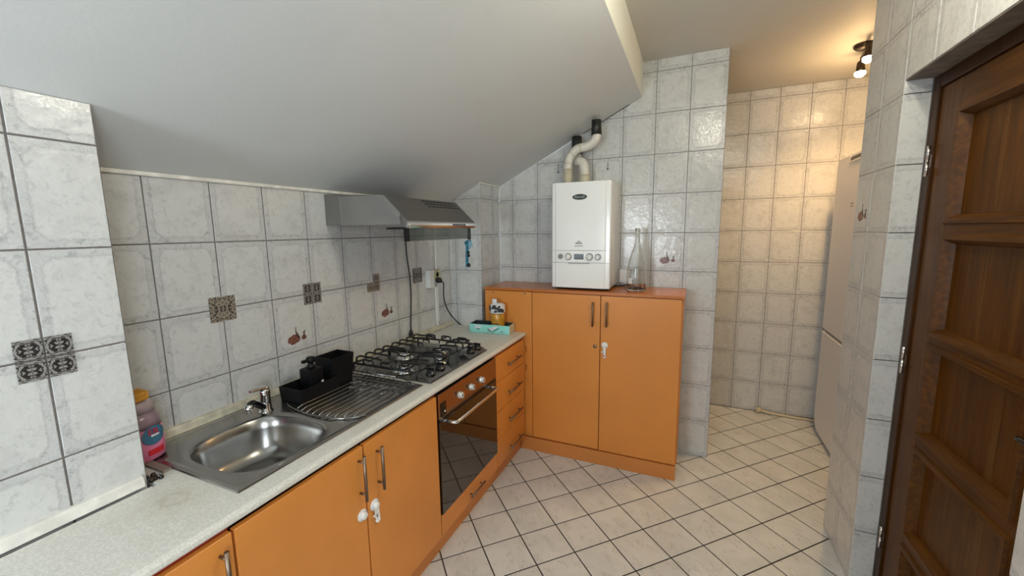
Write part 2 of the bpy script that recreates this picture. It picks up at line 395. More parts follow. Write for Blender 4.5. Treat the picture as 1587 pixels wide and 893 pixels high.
def slab(name, P0, U, V, N, poly, thick, m='grout', back=0.002, kind='structure', parent=None):
    P0, U, V, N = map(Vector, (P0, U, V, N)); bm = B()
    pts = [P0+U*x+V*y-N*back for x, y in poly]
    a = [bm.verts.new(p) for p in pts]; b = [bm.verts.new(p-N*thick) for p in pts]; n = len(a)
    bm.faces.new(a); bm.faces.new(list(reversed(b)))
    for i in range(n): bm.faces.new((a[i], b[i], b[(i+1) % n], a[(i+1) % n]))
    return obj(name, bm, m, parent, kind=kind if parent is None else None, org=(0, 0, 0) if parent is None else None)

X, Y, Z = Vector((1, 0, 0)), Vector((0, 1, 0)), Vector((0, 0, 1))
YJ, XJ = -2.1094, 0.3651        # vertical joint origins of the left and boiler walls
SL = lambda x: 1.725 + 0.5*x    # underside of the sloped ceiling
NX, NY = 0.25, -2.307           # face and end of the near left wall
RX = 2.293                      # right wall face
wl = slab('wall_left', (0, 0, 0), Y, Z, X, [(NY, 0.70), (0, 0.70), (0, 1.725), (NY, 1.725)], 0.08)
tiles(wl, (0, 0, 0), Y, Z, X, [(NY, 0.72), (-0.3196, 0.72), (-0.3196, 1.722), (NY, 1.722)], YJ, 0.2, 0, 0.25, joint=0.0042)
wn = slab('wall_near_left', (NX, 0, 0), Y, Z, X, [(-4.6, 0.0), (NY+0.002, 0.0), (NY+0.002, 1.85), (-4.6, 1.85)], 0.245)
tiles(wn, (NX, 0, 0), Y, Z, X, [(-3.45, 0.80), (NY, 0.80), (NY, 1.848), (-3.45, 1.848)], -2.4545, 0.2, 0, 0.25, joint=0.0045)
# corner pillar between the left wall and the boiler wall
PX, PY = 0.2577, -0.3196
wp = slab('wall_corner_pillar', (0, PY, 0), X, Z, -Y, [(0.002, 0.70), (PX-0.002, 0.70), (PX-0.002, SL(PX)), (0.002, SL(0))], 0.30)
tiles(wp, (0, PY, 0), X, Z, -Y, [(0.0, 0.80), (PX, 0.80), (PX, SL(PX)-0.002), (0.0, SL(0)-0.002)], 0.052, 0.2056, 0, 0.25)
tiles(wp, (PX, 0, 0), Y, Z, X, [(PY, 0.80), (0, 0.80), (0, SL(PX)-0.004), (PY, SL(PX)-0.004)], -0.12, 0.2, 0, 0.25)
# boiler wall
EX = XJ+7*0.1999
bpoly = [(PX, 0), (EX, 0), (EX, 2.57), (1.277, 2.57), (1.277, 2.361), (PX, SL(PX))]
wb = slab('wall_boiler', (0, 0, 0), X, Z, -Y, bpoly, 0.10)
tiles(wb, (0, 0, 0), X, Z, -Y, bpoly, XJ, 0.1999, 0, 0.25)
# far wall of the passage
fpoly = [(0.9, 0), (3.2, 0), (3.2, 2.57), (0.9, 2.57)]
wf = slab('wall_far', (0, 0.94, 0), X, Z, -Y, fpoly, 0.10)
tiles(wf, (0, 0.94, 0), X, Z, -Y, [(1.55, 0), (3.0, 0), (3.0, 2.568), (1.55, 2.568)], 1.975, 0.1985, 0, 0.25)
slab('wall_passage_end', (0.9, 0, 0), Y, Z, X, [(-0.0, 0), (0.94, 0), (0.94, 2.57), (0.0, 2.57)], 0.08, 'plainwall')
# right wall with the door opening
DY0, DY1, DZ = -0.84, -1.668, 2.05
wr = slab('wall_right', (RX, 0, 0), -Y, Z, -X, [(0.47, 0), (0.8375, 0), (0.8375, DZ+0.003), (1.671, DZ+0.003), (1.671, 0), (3.15, 0), (3.15, 2.57), (0.47, 2.57)], 0.075, 'grout_light')
tiles(wr, (RX, 0, 0), -Y, Z, -X, [(0.47, 0), (0.84, 0), (0.84, 2.565), (0.47, 2.565)], 0.84, 0.2, 0, 0.25)
tiles(wr, (RX, 0, 0), -Y, Z, -X, [(0.84, DZ), (1.668, DZ), (1.668, 2.565), (0.84, 2.565)], 0.84, 0.2, 0, 0.25)
tiles(wr, (RX, 0, 0), -Y, Z, -X, [(1.668, 0), (2.04, 0), (2.04, 2.565), (1.668, 2.565)], 1.64, 0.2, 0, 0.25)
# tiled jamb at the far side of the opening, plaster soffit above
tiles(wr, (0, DY0, 0), X, Z, -Y, [(RX+0.003, 0), (2.372, 0), (2.372, DZ-0.002), (RX+0.003, DZ-0.002)], RX-0.06, 0.2, 0, 0.25)
jb = B(); box(jb, RX+0.004, 2.50, DY0+0.0025, -0.47, 0, 2.57); obj('wall_right_return', jb, 'grout', kind='structure')
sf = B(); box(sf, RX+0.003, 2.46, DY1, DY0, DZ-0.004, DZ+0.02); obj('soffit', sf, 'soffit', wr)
bb = B(); box(bb, 2.372, 2.5, -4.6, DY1, 0, 2.57); 
# side wall with an added fill window beyond the door, unseen behind the camera
slab('wall_right_rear', (RX, 0, 0), -Y, Z, -X, [(3.15, 0), (4.6, 0), (4.6, 0.85), (3.15, 0.85)], 0.075, 'plainwall')
slab('wall_right_rear', (RX, 0, 0), -Y, Z, -X, [(3.15, 2.05), (4.6, 2.05), (4.6, 2.57), (3.15, 2.57)], 0.075, 'plainwall')
slab('wall_right_rear', (RX, 0, 0), -Y, Z, -X, [(4.25, 0.85), (4.6, 0.85), (4.6, 2.05), (4.25, 2.05)], 0.075, 'plainwall')
bb.free()
# rear wall with a window
for pl in ([(0.25, 0), (2.3, 0), (2.3, 1.0), (0.25, 1.0)], [(0.25, 1.0), (0.33, 1.0), (0.33, 1.72), (0.25, 1.72)], [(1.03, 1.0), (2.3, 1.0), (2.3, 1.72), (1.03, 1.72)], [(0.25, 1.72), (2.3, 1.72), (2.3, 2.57), (1.277, 2.57), (1.277, 2.36), (0.25, 1.85)]):
    slab('wall_rear', (0, -4.6, 0), X, Z, Y, pl, 0.08, 'plainwall')
def window(name, P, U, W, H):
    r = thing(name, P, kind='structure'); P = Vector(P); U = Vector(U)
    t = 0.05
    def bar(n_, a, b, c, d, par):
        bm = B(); q = U.cross(Z)*0.02
        prism(bm, [P+U*a+Z*c-q, P+U*b+Z*c-q, P+U*b+Z*d-q, P+U*a+Z*d-q], q*2); return obj(n_, bm, 'whiteplastic' if n_ != 'pane' else 'pane', par)
    bar('window_frame', 0, t, 0, H, r); bar('window_frame', W-t, W, 0, H, r); bar('window_frame', t, W-t, 0, t, r); bar('window_frame', t, W-t, H-t, H, r); bar('window_frame', W/2-t/2, W/2+t/2, t, H-t, r)
window('window_1', (0.335, -4.64, 1.005), X, 0.69, 0.71)
window('added_side_window', (2.33, -4.24, 0.86), Y, 1.08, 1.18)  # added window, out of view, framing the side fill light
# fridge alcove beyond the right wall
slab('wall_alcove', (3.20, 0, 0), -Y, Z, -X, [(-0.94, 0), (0.47, 0), (0.47, 2.57), (-0.94, 2.57)], 0.08, 'plainwall')
slab('wall_alcove_side', (0, -0.47, 0), X, Z, Y, [(2.50, 0), (3.2, 0), (3.2, 2.57), (2.50, 2.57)], 0.05, 'plainwall')
# closing wall behind the door
cb = B(); box(cb, 2.47, 2.50, -1.9, DY0+0.02, 0, 2.3); obj('wall_behind_door', cb, 'plainwall', kind='structure')
cb = B(); box(cb, 2.37, 2.5, -1.9, DY1-0.002, 0, 2.57); obj('wall_right_return', cb, 'plainwall', kind='structure')

# floor
fl = slab('floor', (0, 0, 0), X, Y, Z, [(0, -4.7), (3.3, -4.7), (3.3, 1.05), (0, 1.05)], 0.1, 'fgrout', 0.0015)
e1 = Vector((math.cos(.787), math.sin(.787), 0)); e2 = Vector((-math.sin(.787), math.cos(.787), 0))
FO = Vector((1.3038, -0.7101, 0))
def fuv(x, y):
    d = Vector((x, y, 0))-FO; return (d.dot(e1), d.dot(e2))
def vis(p): return p.y > -1.95 and (p.x < RX+0.08 or p.y > -0.5)
tiles(fl, FO, e1, e2, Z, [fuv(0.5, -4.5), fuv(3.2, -4.5), fuv(3.2, 0.935), fuv(0.5, 0.935)], 0, 0.1997, 0, 0.1997, 'ftile', 0.0060, 0.0006, vis, True)

# ceiling: sloped panel, lit drop edge, flat part
ce = thing('ceiling', (0, 0, 1.725), kind='structure')
bm = B(); prism(bm, [(0, -4.62, SL(0)), (1.277, -4.62, SL(1.277)), (1.277, -4.62, SL(1.277)+0.05), (0, -4.62, SL(0)+0.12)], (0, 4.62, 0)); obj('sloped_ceiling', bm, 'plaster', ce)
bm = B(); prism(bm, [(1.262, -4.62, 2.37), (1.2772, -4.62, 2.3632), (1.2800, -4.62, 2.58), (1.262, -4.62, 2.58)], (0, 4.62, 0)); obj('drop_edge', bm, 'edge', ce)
bm = B(); box(bm, 1.272, 3.3, -4.7, 1.05, 2.57, 2.67); box(bm, 0.85, 1.272, 0.1, 1.05, 2.57, 2.67); obj('flat_ceiling', bm, 'plaster2', ce)

bm = B(); prism(bm, [(0.90, -0.004, SL(0.90)-0.004), (1.20, -0.004, SL(1.20)-0.004), (1.20, -0.004, SL(1.20)+0.002), (0.90, -0.004, SL(0.90)+0.002)], (0, -0.004, 0)); obj('dark_gap', bm, 'sleeve', ce)
# trims and painted gap shade
bm = B(); box(bm, 0, 0.012, NY, PY, 1.716, 1.729, 0.002); obj('trim_1', bm, 'white_trim', kind='structure')
bm = B(); prism(bm, [(0, NY, 0.846), (0.020, NY, 0.846), (0.016, NY, 0.868), (0.012, NY, 0.873), (0, NY, 0.875)], (0, PY-NY-0.001, 0)); obj('trim_2', bm, 'trim', kind='structure', org=(0, NY, 0.842))
bm = B(); prism(bm, [(NX, -3.45, 0.846), (NX+0.018, -3.45, 0.846), (NX+0.014, -3.45, 0.870), (NX+0.010, -3.45, 0.874), (NX, -3.45, 0.875)], (0, -2.318+3.45, 0)); obj('trim_3', bm, 'white_trim', kind='structure', org=(NX, -3.45, 0.842))
bm = B(); box(bm, 0, 0.017, NY, PY-0.001, 0.843, 0.846); obj('gap_shade_left', bm, 'fgrout', kind='structure')  # dark strip painting the shaded gap under the left wall trim
bm = B(); box(bm, NX, NX+0.015, -3.45, -2.318, 0.843, 0.846); obj('gap_shade_near', bm, 'fgrout', kind='structure')  # same painted gap shade under the near wall trim
bm = B()
for a, b in (((PX, PY), (PX, 0)),): box(bm, PX-0.002, PX+0.008, PY, -0.002, SL(PX)-0.006, SL(PX)+0.004)
obj('trim_4', bm, 'white_trim', kind='structure')

# mosaic squares set over the tile joints, and printed tiles
def decor(parent, c, U, N, quarters, m, q=0.0475, gap=0.0012, full=False):
    c, U, N = Vector(c), Vector(U), Vector(N)
    cells = [(0, 0)] if full else quarters
    s = q*2 if full else q
    for (a, b) in cells:
        cen = c + (Vector((0, 0, 0)) if full else U*(a*(q/2+gap)) + Z*(b*(q/2+gap)))
        t = bmesh.new(); bmesh.ops.create_cube(t, size=1.0); bmesh.ops.scale(t, vec=(s-0.001, s-0.001, 0.002), verts=t.verts)
        bmesh.ops.bevel(t, geom=list(t.edges), offset=0.0005, segments=1, affect='EDGES')
        me = finish(t, 'mosaic_tile', m); o = bpy.data.objects.new('mosaic_tile', me); COL.objects.link(o); o.parent = parent
        o.matrix_local = Matrix.Translation(-ORG[parent.name]) @ Matrix(((U.x, 0, N.x, cen.x+N.x*0.0012), (U.y, 0, N.y, cen.y+N.y*0.0012), (0, 1, 0, cen.z), (0, 0, 0, 1)))
Q4 = [(-1, 1), (1, 1), (-1, -1), (1, -1)]
decor(wn, (NX, -2.4545, 1.25), Y, X, Q4, 'mosaic')
decor(wl, (0, -1.9094, 1.25), Y, X, None, 'mosaic2', full=True)
decor(wl, (0, -1.5095, 1.25), Y, X, Q4, 'mosaic')
decor(wl, (0, -1.1097, 1.25), Y, X, [(-1, -1), (1, 1), (1, -1)], 'mosaic2')
decor(wl, (0, -0.7099, 1.25), Y, X, None, 'mosaic', full=True)
def fruit(parent, c, U, N, flip=1):
    c, U, N = Vector(c), Vector(U), Vector(N)
    def blob(name, pts, m):
        bm = B(); prism(bm, [c+U*(x*flip*1.15)+Z*(y*1.25)+N*0.0002 for x, y in pts], N*0.0009); obj(name, bm, m, parent)
    def circ(cx, cy, rx, ry, n=16, w=0.12): return [(cx+math.cos(2*math.pi*i/n)*rx*(1+w*math.sin(i*2.3)), cy+math.sin(2*math.pi*i/n)*ry*(1+w*math.cos(i*1.7))) for i in range(n)]
    blob('printed_onion', circ(-0.014, -0.004, 0.027, 0.017), 'bulb_print')
    blob('printed_onion', circ(0.031, -0.004, 0.011, 0.009), 'bulb_print')
    blob('printed_stem', [(-0.001, 0.006), (0.012, -0.002), (0.006, 0.014), (-0.001, 0.024), (-0.001, 0.040), (-0.004, 0.040), (-0.005, 0.024), (-0.003, 0.012)], 'stem_print')
    blob('printed_stem', [(0.028, 0.0), (0.034, 0.0), (0.037, 0.014), (0.041, 0.020), (0.036, 0.021), (0.033, 0.014), (0.028, 0.019), (0.026, 0.016), (0.030, 0.012)], 'stem_print')
fruit(wl, (0, -1.609, 1.062), Y, X); fruit(wl, (0, -1.011, 1.068), Y, X)
fruit(wb, (1.466, 0, 1.325), X, -Y); fruit(wr, (RX, -0.56, 1.575), -Y, -X)

# ------------------------------------------------------------------ wooden door
dr = thing('door_1', (2.39, (DY0+DY1)/2, 0), kind='structure')
def bx(name, m, par, *a, bev=0.0, label=None):
    bm = B(); box(bm, *a, bev=bev); return obj(name, bm, m, par, label=label)
bx('door_frame', 'wood_dark', dr, 2.374, 2.45, -0.886, DY0, 0, DZ-0.005, bev=0.004)
bx('door_frame', 'wood_dark', dr, 2.374, 2.45, DY1, DY1+0.046, 0, DZ-0.005, bev=0.004)
bx('door_frame', 'wood_dark', dr, 2.374, 2.45, DY1+0.046, -0.886, DZ-0.05, DZ-0.005, bev=0.004)
LY0, LY1 = -0.888, -1.620
bx('stile', 'wood_v', dr, 2.382, 2.425, -1.012, LY0, 0.01, 1.998, bev=0.003)
bx('stile', 'wood_v', dr, 2.382, 2.425, LY1, -1.496, 0.01, 1.998, bev=0.003)
pan = [(1.555, 1.878), (1.172, 1.472), (0.800, 1.098), (0.410, 0.712), (0.10, 0.325)]
zs = [1.998] + [v for a, b in pan for v in (b+0.022, a-0.022)] + [0.01]
for k in range(0, len(zs), 2):
    bx('rail', 'wood_h', dr, 2.382, 2.425, -1.496, -1.012, zs[k+1], zs[k], bev=0.003)
for k, (a, b) in enumerate(pan):
    ys = -1.20 if k < 2 else -1.33
    bx('panel', 'wood_v', dr, 2.404, 2.418, ys-0.004, -1.012, a-0.02, b+0.02)
    bx('panel', 'wood_v', dr, 2.404, 2.418, -1.496, ys-0.014 if k < 2 else ys-0.032, a-0.02, b+0.02)
    bx('panel', 'wood_seam_glint', dr, 2.4035, 2.418, ys-(0.014 if k < 2 else 0.032), ys-0.004, a-0.02, b+0.02, label='paler board seam with a painted light reflection')  # pale colour paints a light reflection along the board seam
    y0, y1, z0, z1 = -1.50, -1.008, a-0.026, b+0.026
    # moulding ring with a sloped profile
    bm = B()
    prof = [(0.0, 2.382), (0.004, 2.374), (0.018, 2.374), (0.030, 2.394), (0.034, 2.404)]
    loops = []
    for s, x in prof: loops.append([bm.verts.new((x, yy, zz)) for yy, zz in ((y1-s, z0+s), (y1-s, z1-s), (y0+s, z1-s), (y0+s, z0+s))])
    for i in range(len(loops)-1):
        for j in range(4): bm.faces.new((loops[i][j], loops[i][(j+1) % 4], loops[i+1][(j+1) % 4], loops[i+1][j]))
    obj('moulding', bm, 'wood_h', dr)
for z0, z1 in ((1.70, 1.806), (0.968, 1.072), (0.226, 0.322)):
    bm = B(); cyl(bm, (2.366, -0.884, z0), (2.366, -0.884, (z0+z1)/2-0.002), 0.0056, n=14); cyl(bm, (2.366, -0.884, (z0+z1)/2+0.002), (2.366, -0.884, z1), 0.0056, n=14)
    cyl(bm, (2.366, -0.884, (z0+z1)/2-0.004), (2.366, -0.884, (z0+z1)/2+0.004), 0.0045, n=10); box(bm, 2.366, 2.376, -0.886, -0.882, z0+0.03, z1-0.03)
    obj('hinge', bm, 'bright', dr)
bm = B(); tube(bm, [(2.38, -1.600, 1.028), (2.343, -1.600, 1.028), (2.340, -1.59, 1.027), (2.342, -1.543, 1.022)], 0.008, 10, smooth_path=1); box(bm, 2.374, 2.384, -1.617, -1.583, 0.93, 1.12, 0.003); obj('door_handle', bm, 'blackgloss', dr)

# ------------------------------------------------------------------ base units along the left wall
def bar_handle(par, p, axis, L, off=0.028, m='handle', out=X):
    p, out = Vector(p), Vector(out); ax = {'z': Z, 'y': Y, 'x': X}[axis]
    bm = B(); c = p+out*off
    cyl(bm, c-ax*L/2, c+ax*L/2, 0.0055, n=12)
    for s in (-1, 1): cyl(bm, p+ax*(s*L*0.36), c+ax*(s*L*0.36), 0.004, n=10)
    return obj('handle', bm, m, par, smooth=False)
FX = 0.600
def child_lock_disc(par, c, out, tail=None):
    c, out = Vector(c), Vector(out); bm = B()
    lathe(bm, c, [(0.021, 0), (0.021, 0.003), (0.017, 0.006), (0.013, 0.006), (0.012, 0.016), (0.009, 0.018), (0.001, 0.018)], 24, out)
    if tail is not None:
        u = out.cross(Z).normalized(); t = Vector(tail)
        prism(bm, [c+out*0.004-u*0.009, c+out*0.004+u*0.009, c+out*0.004+u*0.007+t, c+out*0.004-u*0.007+t], out*0.009)
        lathe(bm, c+t+out*0.003, [(0.010, 0), (0.010, 0.008), (0.006, 0.011), (0.001, 0.011)], 18, out)
        prism(bm, [c+out*0.006+t*0.75+u*0.004, c+out*0.006+t*0.62+u*0.018, c+out*0.006+t*0.50+u*0.018, c+out*0.006+t*0.55+u*0.003], out*0.007)
    return obj('child_lock', bm, 'whiteplastic', par)
def carcass(par, y0, y1, x1=FX-0.020, x0=0.04, z1=0.812, z0=0.10):
    bm = B()
    box(bm, x0, x1, y0, y0+0.016, z0, z1); box(bm, x0, x1, y1-0.016, y1, z0, z1); box(bm, x0, x1, y0+0.016, y1-0.016, z0, z0+0.016)
    box(bm, x0, x0+0.01, y0+0.016, y1-0.016, z0+0.016, z1); box(bm, x1-0.05, x1, y0+0.016, y1-0.016, z1-0.016, z1)
    return obj('body', bm, 'carcass', par)
def door_panel(par, y0, y1, z0=0.108, z1=0.798, name='door', m='orange'):
    bm = B(); box(bm, FX-0.019, FX, y0+0.0022, y1-0.0022, z0, z1, 0.0015, 1); return obj(name, bm, m, par)
u1 = thing('base_cabinet', (0.3, -2.75, 0), 'orange base cabinet nearest the camera, cut off by the bottom edge of the photo', 'cabinet')
carcass(u1, -3.19, -2.298, x0=0.285); door_panel(u1, -3.19, -2.746)
d = door_panel(u1, -2.744, -2.298); bar_handle(d, (FX, -2.332, 0.70), 'z', 0.155)
u2 = thing('base_cabinet', (0.3, -1.85, 0), 'orange two-door base cabinet under the sink, with white child locks on its doors', 'cabinet')
carcass(u2, -2.296, -1.4095, z1=0.69)
d = door_panel(u2, -2.296, -1.857); bar_handle(d, (FX, -1.882, 0.694), 'z', 0.165); child_lock_disc(d, (FX, -1.882, 0.552), X)
d = door_panel(u2, -1.855, -1.4095); bar_handle(d, (FX, -1.795, 0.685), 'z', 0.165); child_lock_disc(d, (FX, -1.822, 0.552), X, (0, 0.006, -0.062))
# oven unit
u3 = thing('oven_cabinet', (0.3, -1.108, 0), 'orange cabinet housing that carries the oven, with one drawer below the glass', 'cabinet')
bm = B(); box(bm, 0.04, FX-0.02, -1.408, -1.3945, 0.10, 0.812); box(bm, 0.04, FX-0.02, -0.8255, -0.812, 0.10, 0.812); box(bm, 0.04, FX-0.02, -1.3945, -0.8255, 0.205, 0.219); box(bm, 0.04, FX-0.02, -1.3945, -0.8255, 0.10, 0.114)
obj('body', bm, 'carcass', u3)
d = door_panel(u3, -1.4075, -0.8125, 0.108, 0.212, 'drawer'); bar_handle(d, (FX, -1.085, 0.155), 'y', 0.15, 0.022)
ov = thing('oven', (0.3, -1.11, 0.222), 'built-in oven with brown-black glass door, chrome bar handle and three round knobs', 'oven')
bx('oven_body', 'black', ov, 0.10, FX-0.012, -1.392, -0.828, 0.222, 0.800)
bx('control_panel', 'inox_reflect', ov, FX-0.012, FX+0.004, -1.402, -0.818, 0.686, 0.803, bev=0.002)
dg = bx('oven_door', 'ovenglass', ov, FX-0.012, FX+0.006, -1.402, -0.818, 0.218, 0.672, bev=0.003)
bx('door_edge', 'blackgloss', ov, FX-0.010, FX+0.003, -1.402, -0.818, 0.673, 0.686)
bm = B(); tube(bm, [(FX+0.005, -1.335, 0.652), (FX+0.045, -1.335, 0.652), (FX+0.052, -1.318, 0.652), (FX+0.052, -0.905, 0.652), (FX+0.045, -0.888, 0.652), (FX+0.005, -0.888, 0.652)], 0.0085, 14, smooth_path=1)
obj('handle', bm, 'bright', dg)
for yy in (-1.222, -1.112, -1.003):
    bm = B(); lathe(bm, (FX+0.004, yy, 0.737), [(0.019, 0), (0.019, 0.004), (0.0165, 0.006), (0.0155, 0.020), (0.013, 0.023), (0.001, 0.023)], 24, X); box(bm, FX+0.022, FX+0.029, yy-0.0025, yy+0.0025, 0.724, 0.750, 0.001); obj('knob', bm, 'chrome', ov)
tm = bx('timer', 'blackgloss', ov, FX+0.003, FX+0.007, -1.388, -1.345, 0.692, 0.757, bev=0.001)
bm = B(); lathe(bm, (FX+0.007, -1.362, 0.715), [(0.005, 0), (0.005, 0.006), (0.001, 0.007)], 14, X); obj('knob', bm, 'chrome', tm)
# drawer unit
u4 = thing('drawer_cabinet', (0.3, -0.59, 0), 'orange drawer unit of four drawers between the oven and the tall cabinet', 'cabinet')
carcass(u4, -0.8085, -0.372)
for k, (z0, z1, yy) in enumerate(((0.641, 0.798, -0.57), (0.459, 0.637, -0.563), (0.286, 0.454, -0.557), (0.108, 0.280, -0.547))):
    d = door_panel(u4, -0.8085, -0.376, z0, z1, 'drawer'); bar_handle(d, (FX, yy, (0.716, 0.533, 0.353, 0.160)[k]), 'y', 0.20, 0.022)
bm = B(); box(bm, 0.52, 0.562, -3.19, -0.352, 0.0, 0.098, 0.002); 
obj('plinth', bm, 'orange_low', label='long orange plinth board under the base cabinets', cat='plinth')
# worktop with openings for sink and hob
wt = B()
XF = 0.585
for a in ((0.001, 0.06, -2.296, -0.354), (0.51, XF, -3.45, -0.354), (0.285, 0.51, -3.45, -2.215), (0.06, 0.285, -2.296, -2.215), (0.06, 0.51, -1.435, -1.36), (0.06, 0.51, -0.855, -0.354)):
    box(wt, a[0], a[1], a[2], a[3], 0.816, 0.843)
box(wt, 0.06, 0.51, -1.36, -0.855, 0.816, 0.838); box(wt, 0.003, PX-0.004, -0.354, PY-0.001, 0.816, 0.843)
box(wt, 0.278, 0.285, -3.45, -2.31, 0.816, 0.843)
pr = [(XF, 0.843)] + [(XF+0.020*math.sin(k*math.pi/12)+0.0, 0.843-0.013*(1-math.cos(k*math.pi/12))) for k in range(1, 13)] + [(XF, 0.816)]
pr = [(XF, 0.843), (XF+0.010, 0.8425), (XF+0.017, 0.839), (XF+0.0205, 0.833), (XF+0.0205, 0.824), (XF+0.017, 0.818), (XF+0.010, 0.816), (XF, 0.816)]
prism(wt, [(x, -3.45, z) for x, z in pr], (0, 3.45-0.354, 0))
obj('worktop', wt, 'worktop', label='long cream speckled worktop with a brown ring stain beside the sink', cat='worktop', org=(0.3, -1.85, 0.816))

# ------------------------------------------------------------------ sink
sk = thing('sink', (0.29, -1.83, 0.843), 'stainless steel inset sink with one bowl and a flat drainer', 'sink')
SX0, SX1, SY0, SY1 = 0.034, 0.535, -2.238, -1.413
bcx, bcy, bhx, bhy = 0.317, -2.020, 0.186, 0.172
def sup(cx, cy, hx, hy, n=72, e=3.1):
    out = []
    for i in range(n):
        t = 2*math.pi*i/n; c, s = math.cos(t), math.sin(t); k = (abs(c)**e+abs(s)**e)**(-1/e); out.append((cx+hx*k*c, cy+hy*k*s))
    return out
def rect(cx, cy, x0, x1, y0, y1, ref):
    out = []
    for (px, py) in ref:
        dx, dy = px-cx, py-cy
        ts = []
        if dx > 1e-9: ts.append((x1-cx)/dx)
        if dx < -1e-9: ts.append((x0-cx)/dx)
        if dy > 1e-9: ts.append((y1-cy)/dy)
        if dy < -1e-9: ts.append((y0-cy)/dy)
        t = min(ts); out.append([cx+dx*t, cy+dy*t])
    for X_, Y_ in ((x0, y0), (x0, y1), (x1, y0), (x1, y1)):
        k = min(range(len(out)), key=lambda i: math.hypot(out[i][0]-X_, out[i][1]-Y_)); out[k] = [X_, Y_]
    return out
bm = B(); base = sup(bcx, bcy, bhx, bhy)
L = [(rect(bcx, bcy, SX0, SX1, SY0, SY1, base), 0.8435), (rect(bcx, bcy, SX0+0.002, SX1-0.002, SY0+0.002, SY1-0.002, base), 0.8475),
     (rect(bcx, bcy, SX0+0.012, SX1-0.012, SY0+0.012, SY1-0.012, base), 0.8485), (rect(bcx, bcy, SX0+0.022, SX1-0.022, SY0+0.022, SY1-0.022, base), 0.8465),
     (sup(bcx, bcy, bhx+0.012, bhy+0.012), 0.8462), (base, 0.8445), (sup(bcx, bcy, bhx-0.008, bhy-0.008), 0.836), (sup(bcx, bcy, bhx-0.016, bhy-0.015), 0.80),
     (sup(bcx, bcy, bhx-0.026, bhy-0.024), 0.735), (sup(bcx, bcy, bhx-0.045, bhy-0.042), 0.707), (sup(bcx, bcy, bhx-0.075, bhy-0.07), 0.699), (sup(bcx, bcy, 0.04, 0.04, e=2), 0.696), (sup(bcx, bcy, 0.034, 0.034, e=2), 0.692), (sup(bcx, bcy, 0.002, 0.002, e=2), 0.690)]
prev = None
for pts, z in L:
    rg = [bm.verts.new((x, y, z)) for x, y in pts]
    if prev: bridge(bm, prev, rg, z < 0.840)
    prev = rg
cap(bm, prev)
o = obj('basin', bm, 'steel', sk)
bm = B(); lathe(bm, (bcx, bcy, 0.6925), [(0.034, 0), (0.032, 0.003), (0.02, 0.001), (0.001, 0.001)], 24); obj('drain', bm, 'bright', sk)
bm = B(); lathe(bm, (0.245, -2.165, 0.80), [(0.013, 0), (0.013, 0.004), (0.008, 0.005), (0.001, 0.003)], 18, (0.25, 1, 0)); obj('overflow', bm, 'bright', sk)
# tap
tp = thing('tap', (0.125, -1.868, 0.846), 'small chrome mixer tap behind the sink bowl with its spout turned to the left', 'tap')
bm = B(); lathe(bm, (0.125, -1.868, 0.846), [(0.026, 0), (0.026, 0.004), (0.0215, 0.008), (0.020, 0.05), (0.0205, 0.082), (0.018, 0.092), (0.001, 0.094)], 26); obj('body', bm, 'chrome', tp)
bm = B(); tube(bm, [(0.132, -1.880, 0.868), (0.145, -1.905, 0.889), (0.158, -1.932, 0.910), (0.166, -1.948, 0.914), (0.172, -1.958, 0.908)], 0.0125, 14, smooth_path=1); obj('spout', bm, 'blackgloss', tp)
bm = B(); cyl(bm, (0.172, -1.960, 0.918), (0.175, -1.966, 0.888), 0.0135, 0.0125, 20); obj('aerator', bm, 'chrome', tp)
bm = B(); prism(bm, [(0.110, -1.855, 0.940), (0.143, -1.865, 0.940), (0.152, -1.93, 0.947), (0.140, -1.936, 0.947)], (0, 0, 0.008), 0.002); lathe(bm, (0.125, -1.868, 0.936), [(0.019, 0), (0.0195, 0.008), (0.012, 0.013), (0.001, 0.014)], 20); obj('lever', bm, 'chrome', tp)

# black caddy, soap dispenser
cd = thing('sink_caddy', (0.13, -1.62, 0.8472), 'black plastic sink caddy with a low tray and a tall bin at its right end', 'caddy')
def tray(bm, x0, x1, y0, y1, z0, z1, fl=0.0, t=0.003):
    lo = [(x0, y0), (x1, y0), (x1, y1), (x0, y1)]; hi = [(x0-fl, y0-fl), (x1+fl, y0-fl), (x1+fl, y1+fl), (x0-fl, y1+fl)]
    inn = [(x0-fl+t, y0-fl+t), (x1+fl-t, y0-fl+t), (x1+fl-t, y1+fl-t), (x0-fl+t, y1+fl-t)]; inl = [(x0+t, y0+t), (x1-t, y0+t), (x1-t, y1-t), (x0+t, y1-t)]
    R = [[bm.verts.new((x, y, z)) for x, y in pts] for pts, z in ((lo, z0), (hi, z1), (inn, z1), (inl, z0+t))]
    for a, b in zip(R[:-1], R[1:]): bridge(bm, a, b, False)
    cap(bm, R[0], True); cap(bm, R[-1])
bm = B(); tray(bm, 0.090, 0.210, -1.775, -1.585, 0.8472, 0.907, 0.004); obj('tray', bm, 'black', cd)
bm = B(); tray(bm, 0.080, 0.168, -1.578, -1.466, 0.8472, 0.974, 0.009); obj('bin', bm, 'black', cd)
sd = thing('soap_dispenser', (0.135, -1.660, 0.8505), 'black square soap dispenser bottle standing in the black caddy', 'dispenser')
bm = B(); box(bm, 0.102, 0.168, -1.692, -1.626, 0.8505, 0.955, 0.006); obj('bottle', bm, 'black', sd)
bm = B(); lathe(bm, (0.135, -1.659, 0.955), [(0.016, 0), (0.016, 0.012), (0.011, 0.014), (0.011, 0.024), (0.017, 0.026), (0.017, 0.045), (0.014, 0.048), (0.001, 0.048)], 20); box(bm, 0.128, 0.142, -1.70, -1.66, 0.985, 0.997, 0.002); obj('pump', bm, 'black', sd)
bm = B(); box(bm, 0.1681, 0.1690, -1.640, -1.628, 0.873, 0.897); obj('label', bm, 'labelwhite', sd)

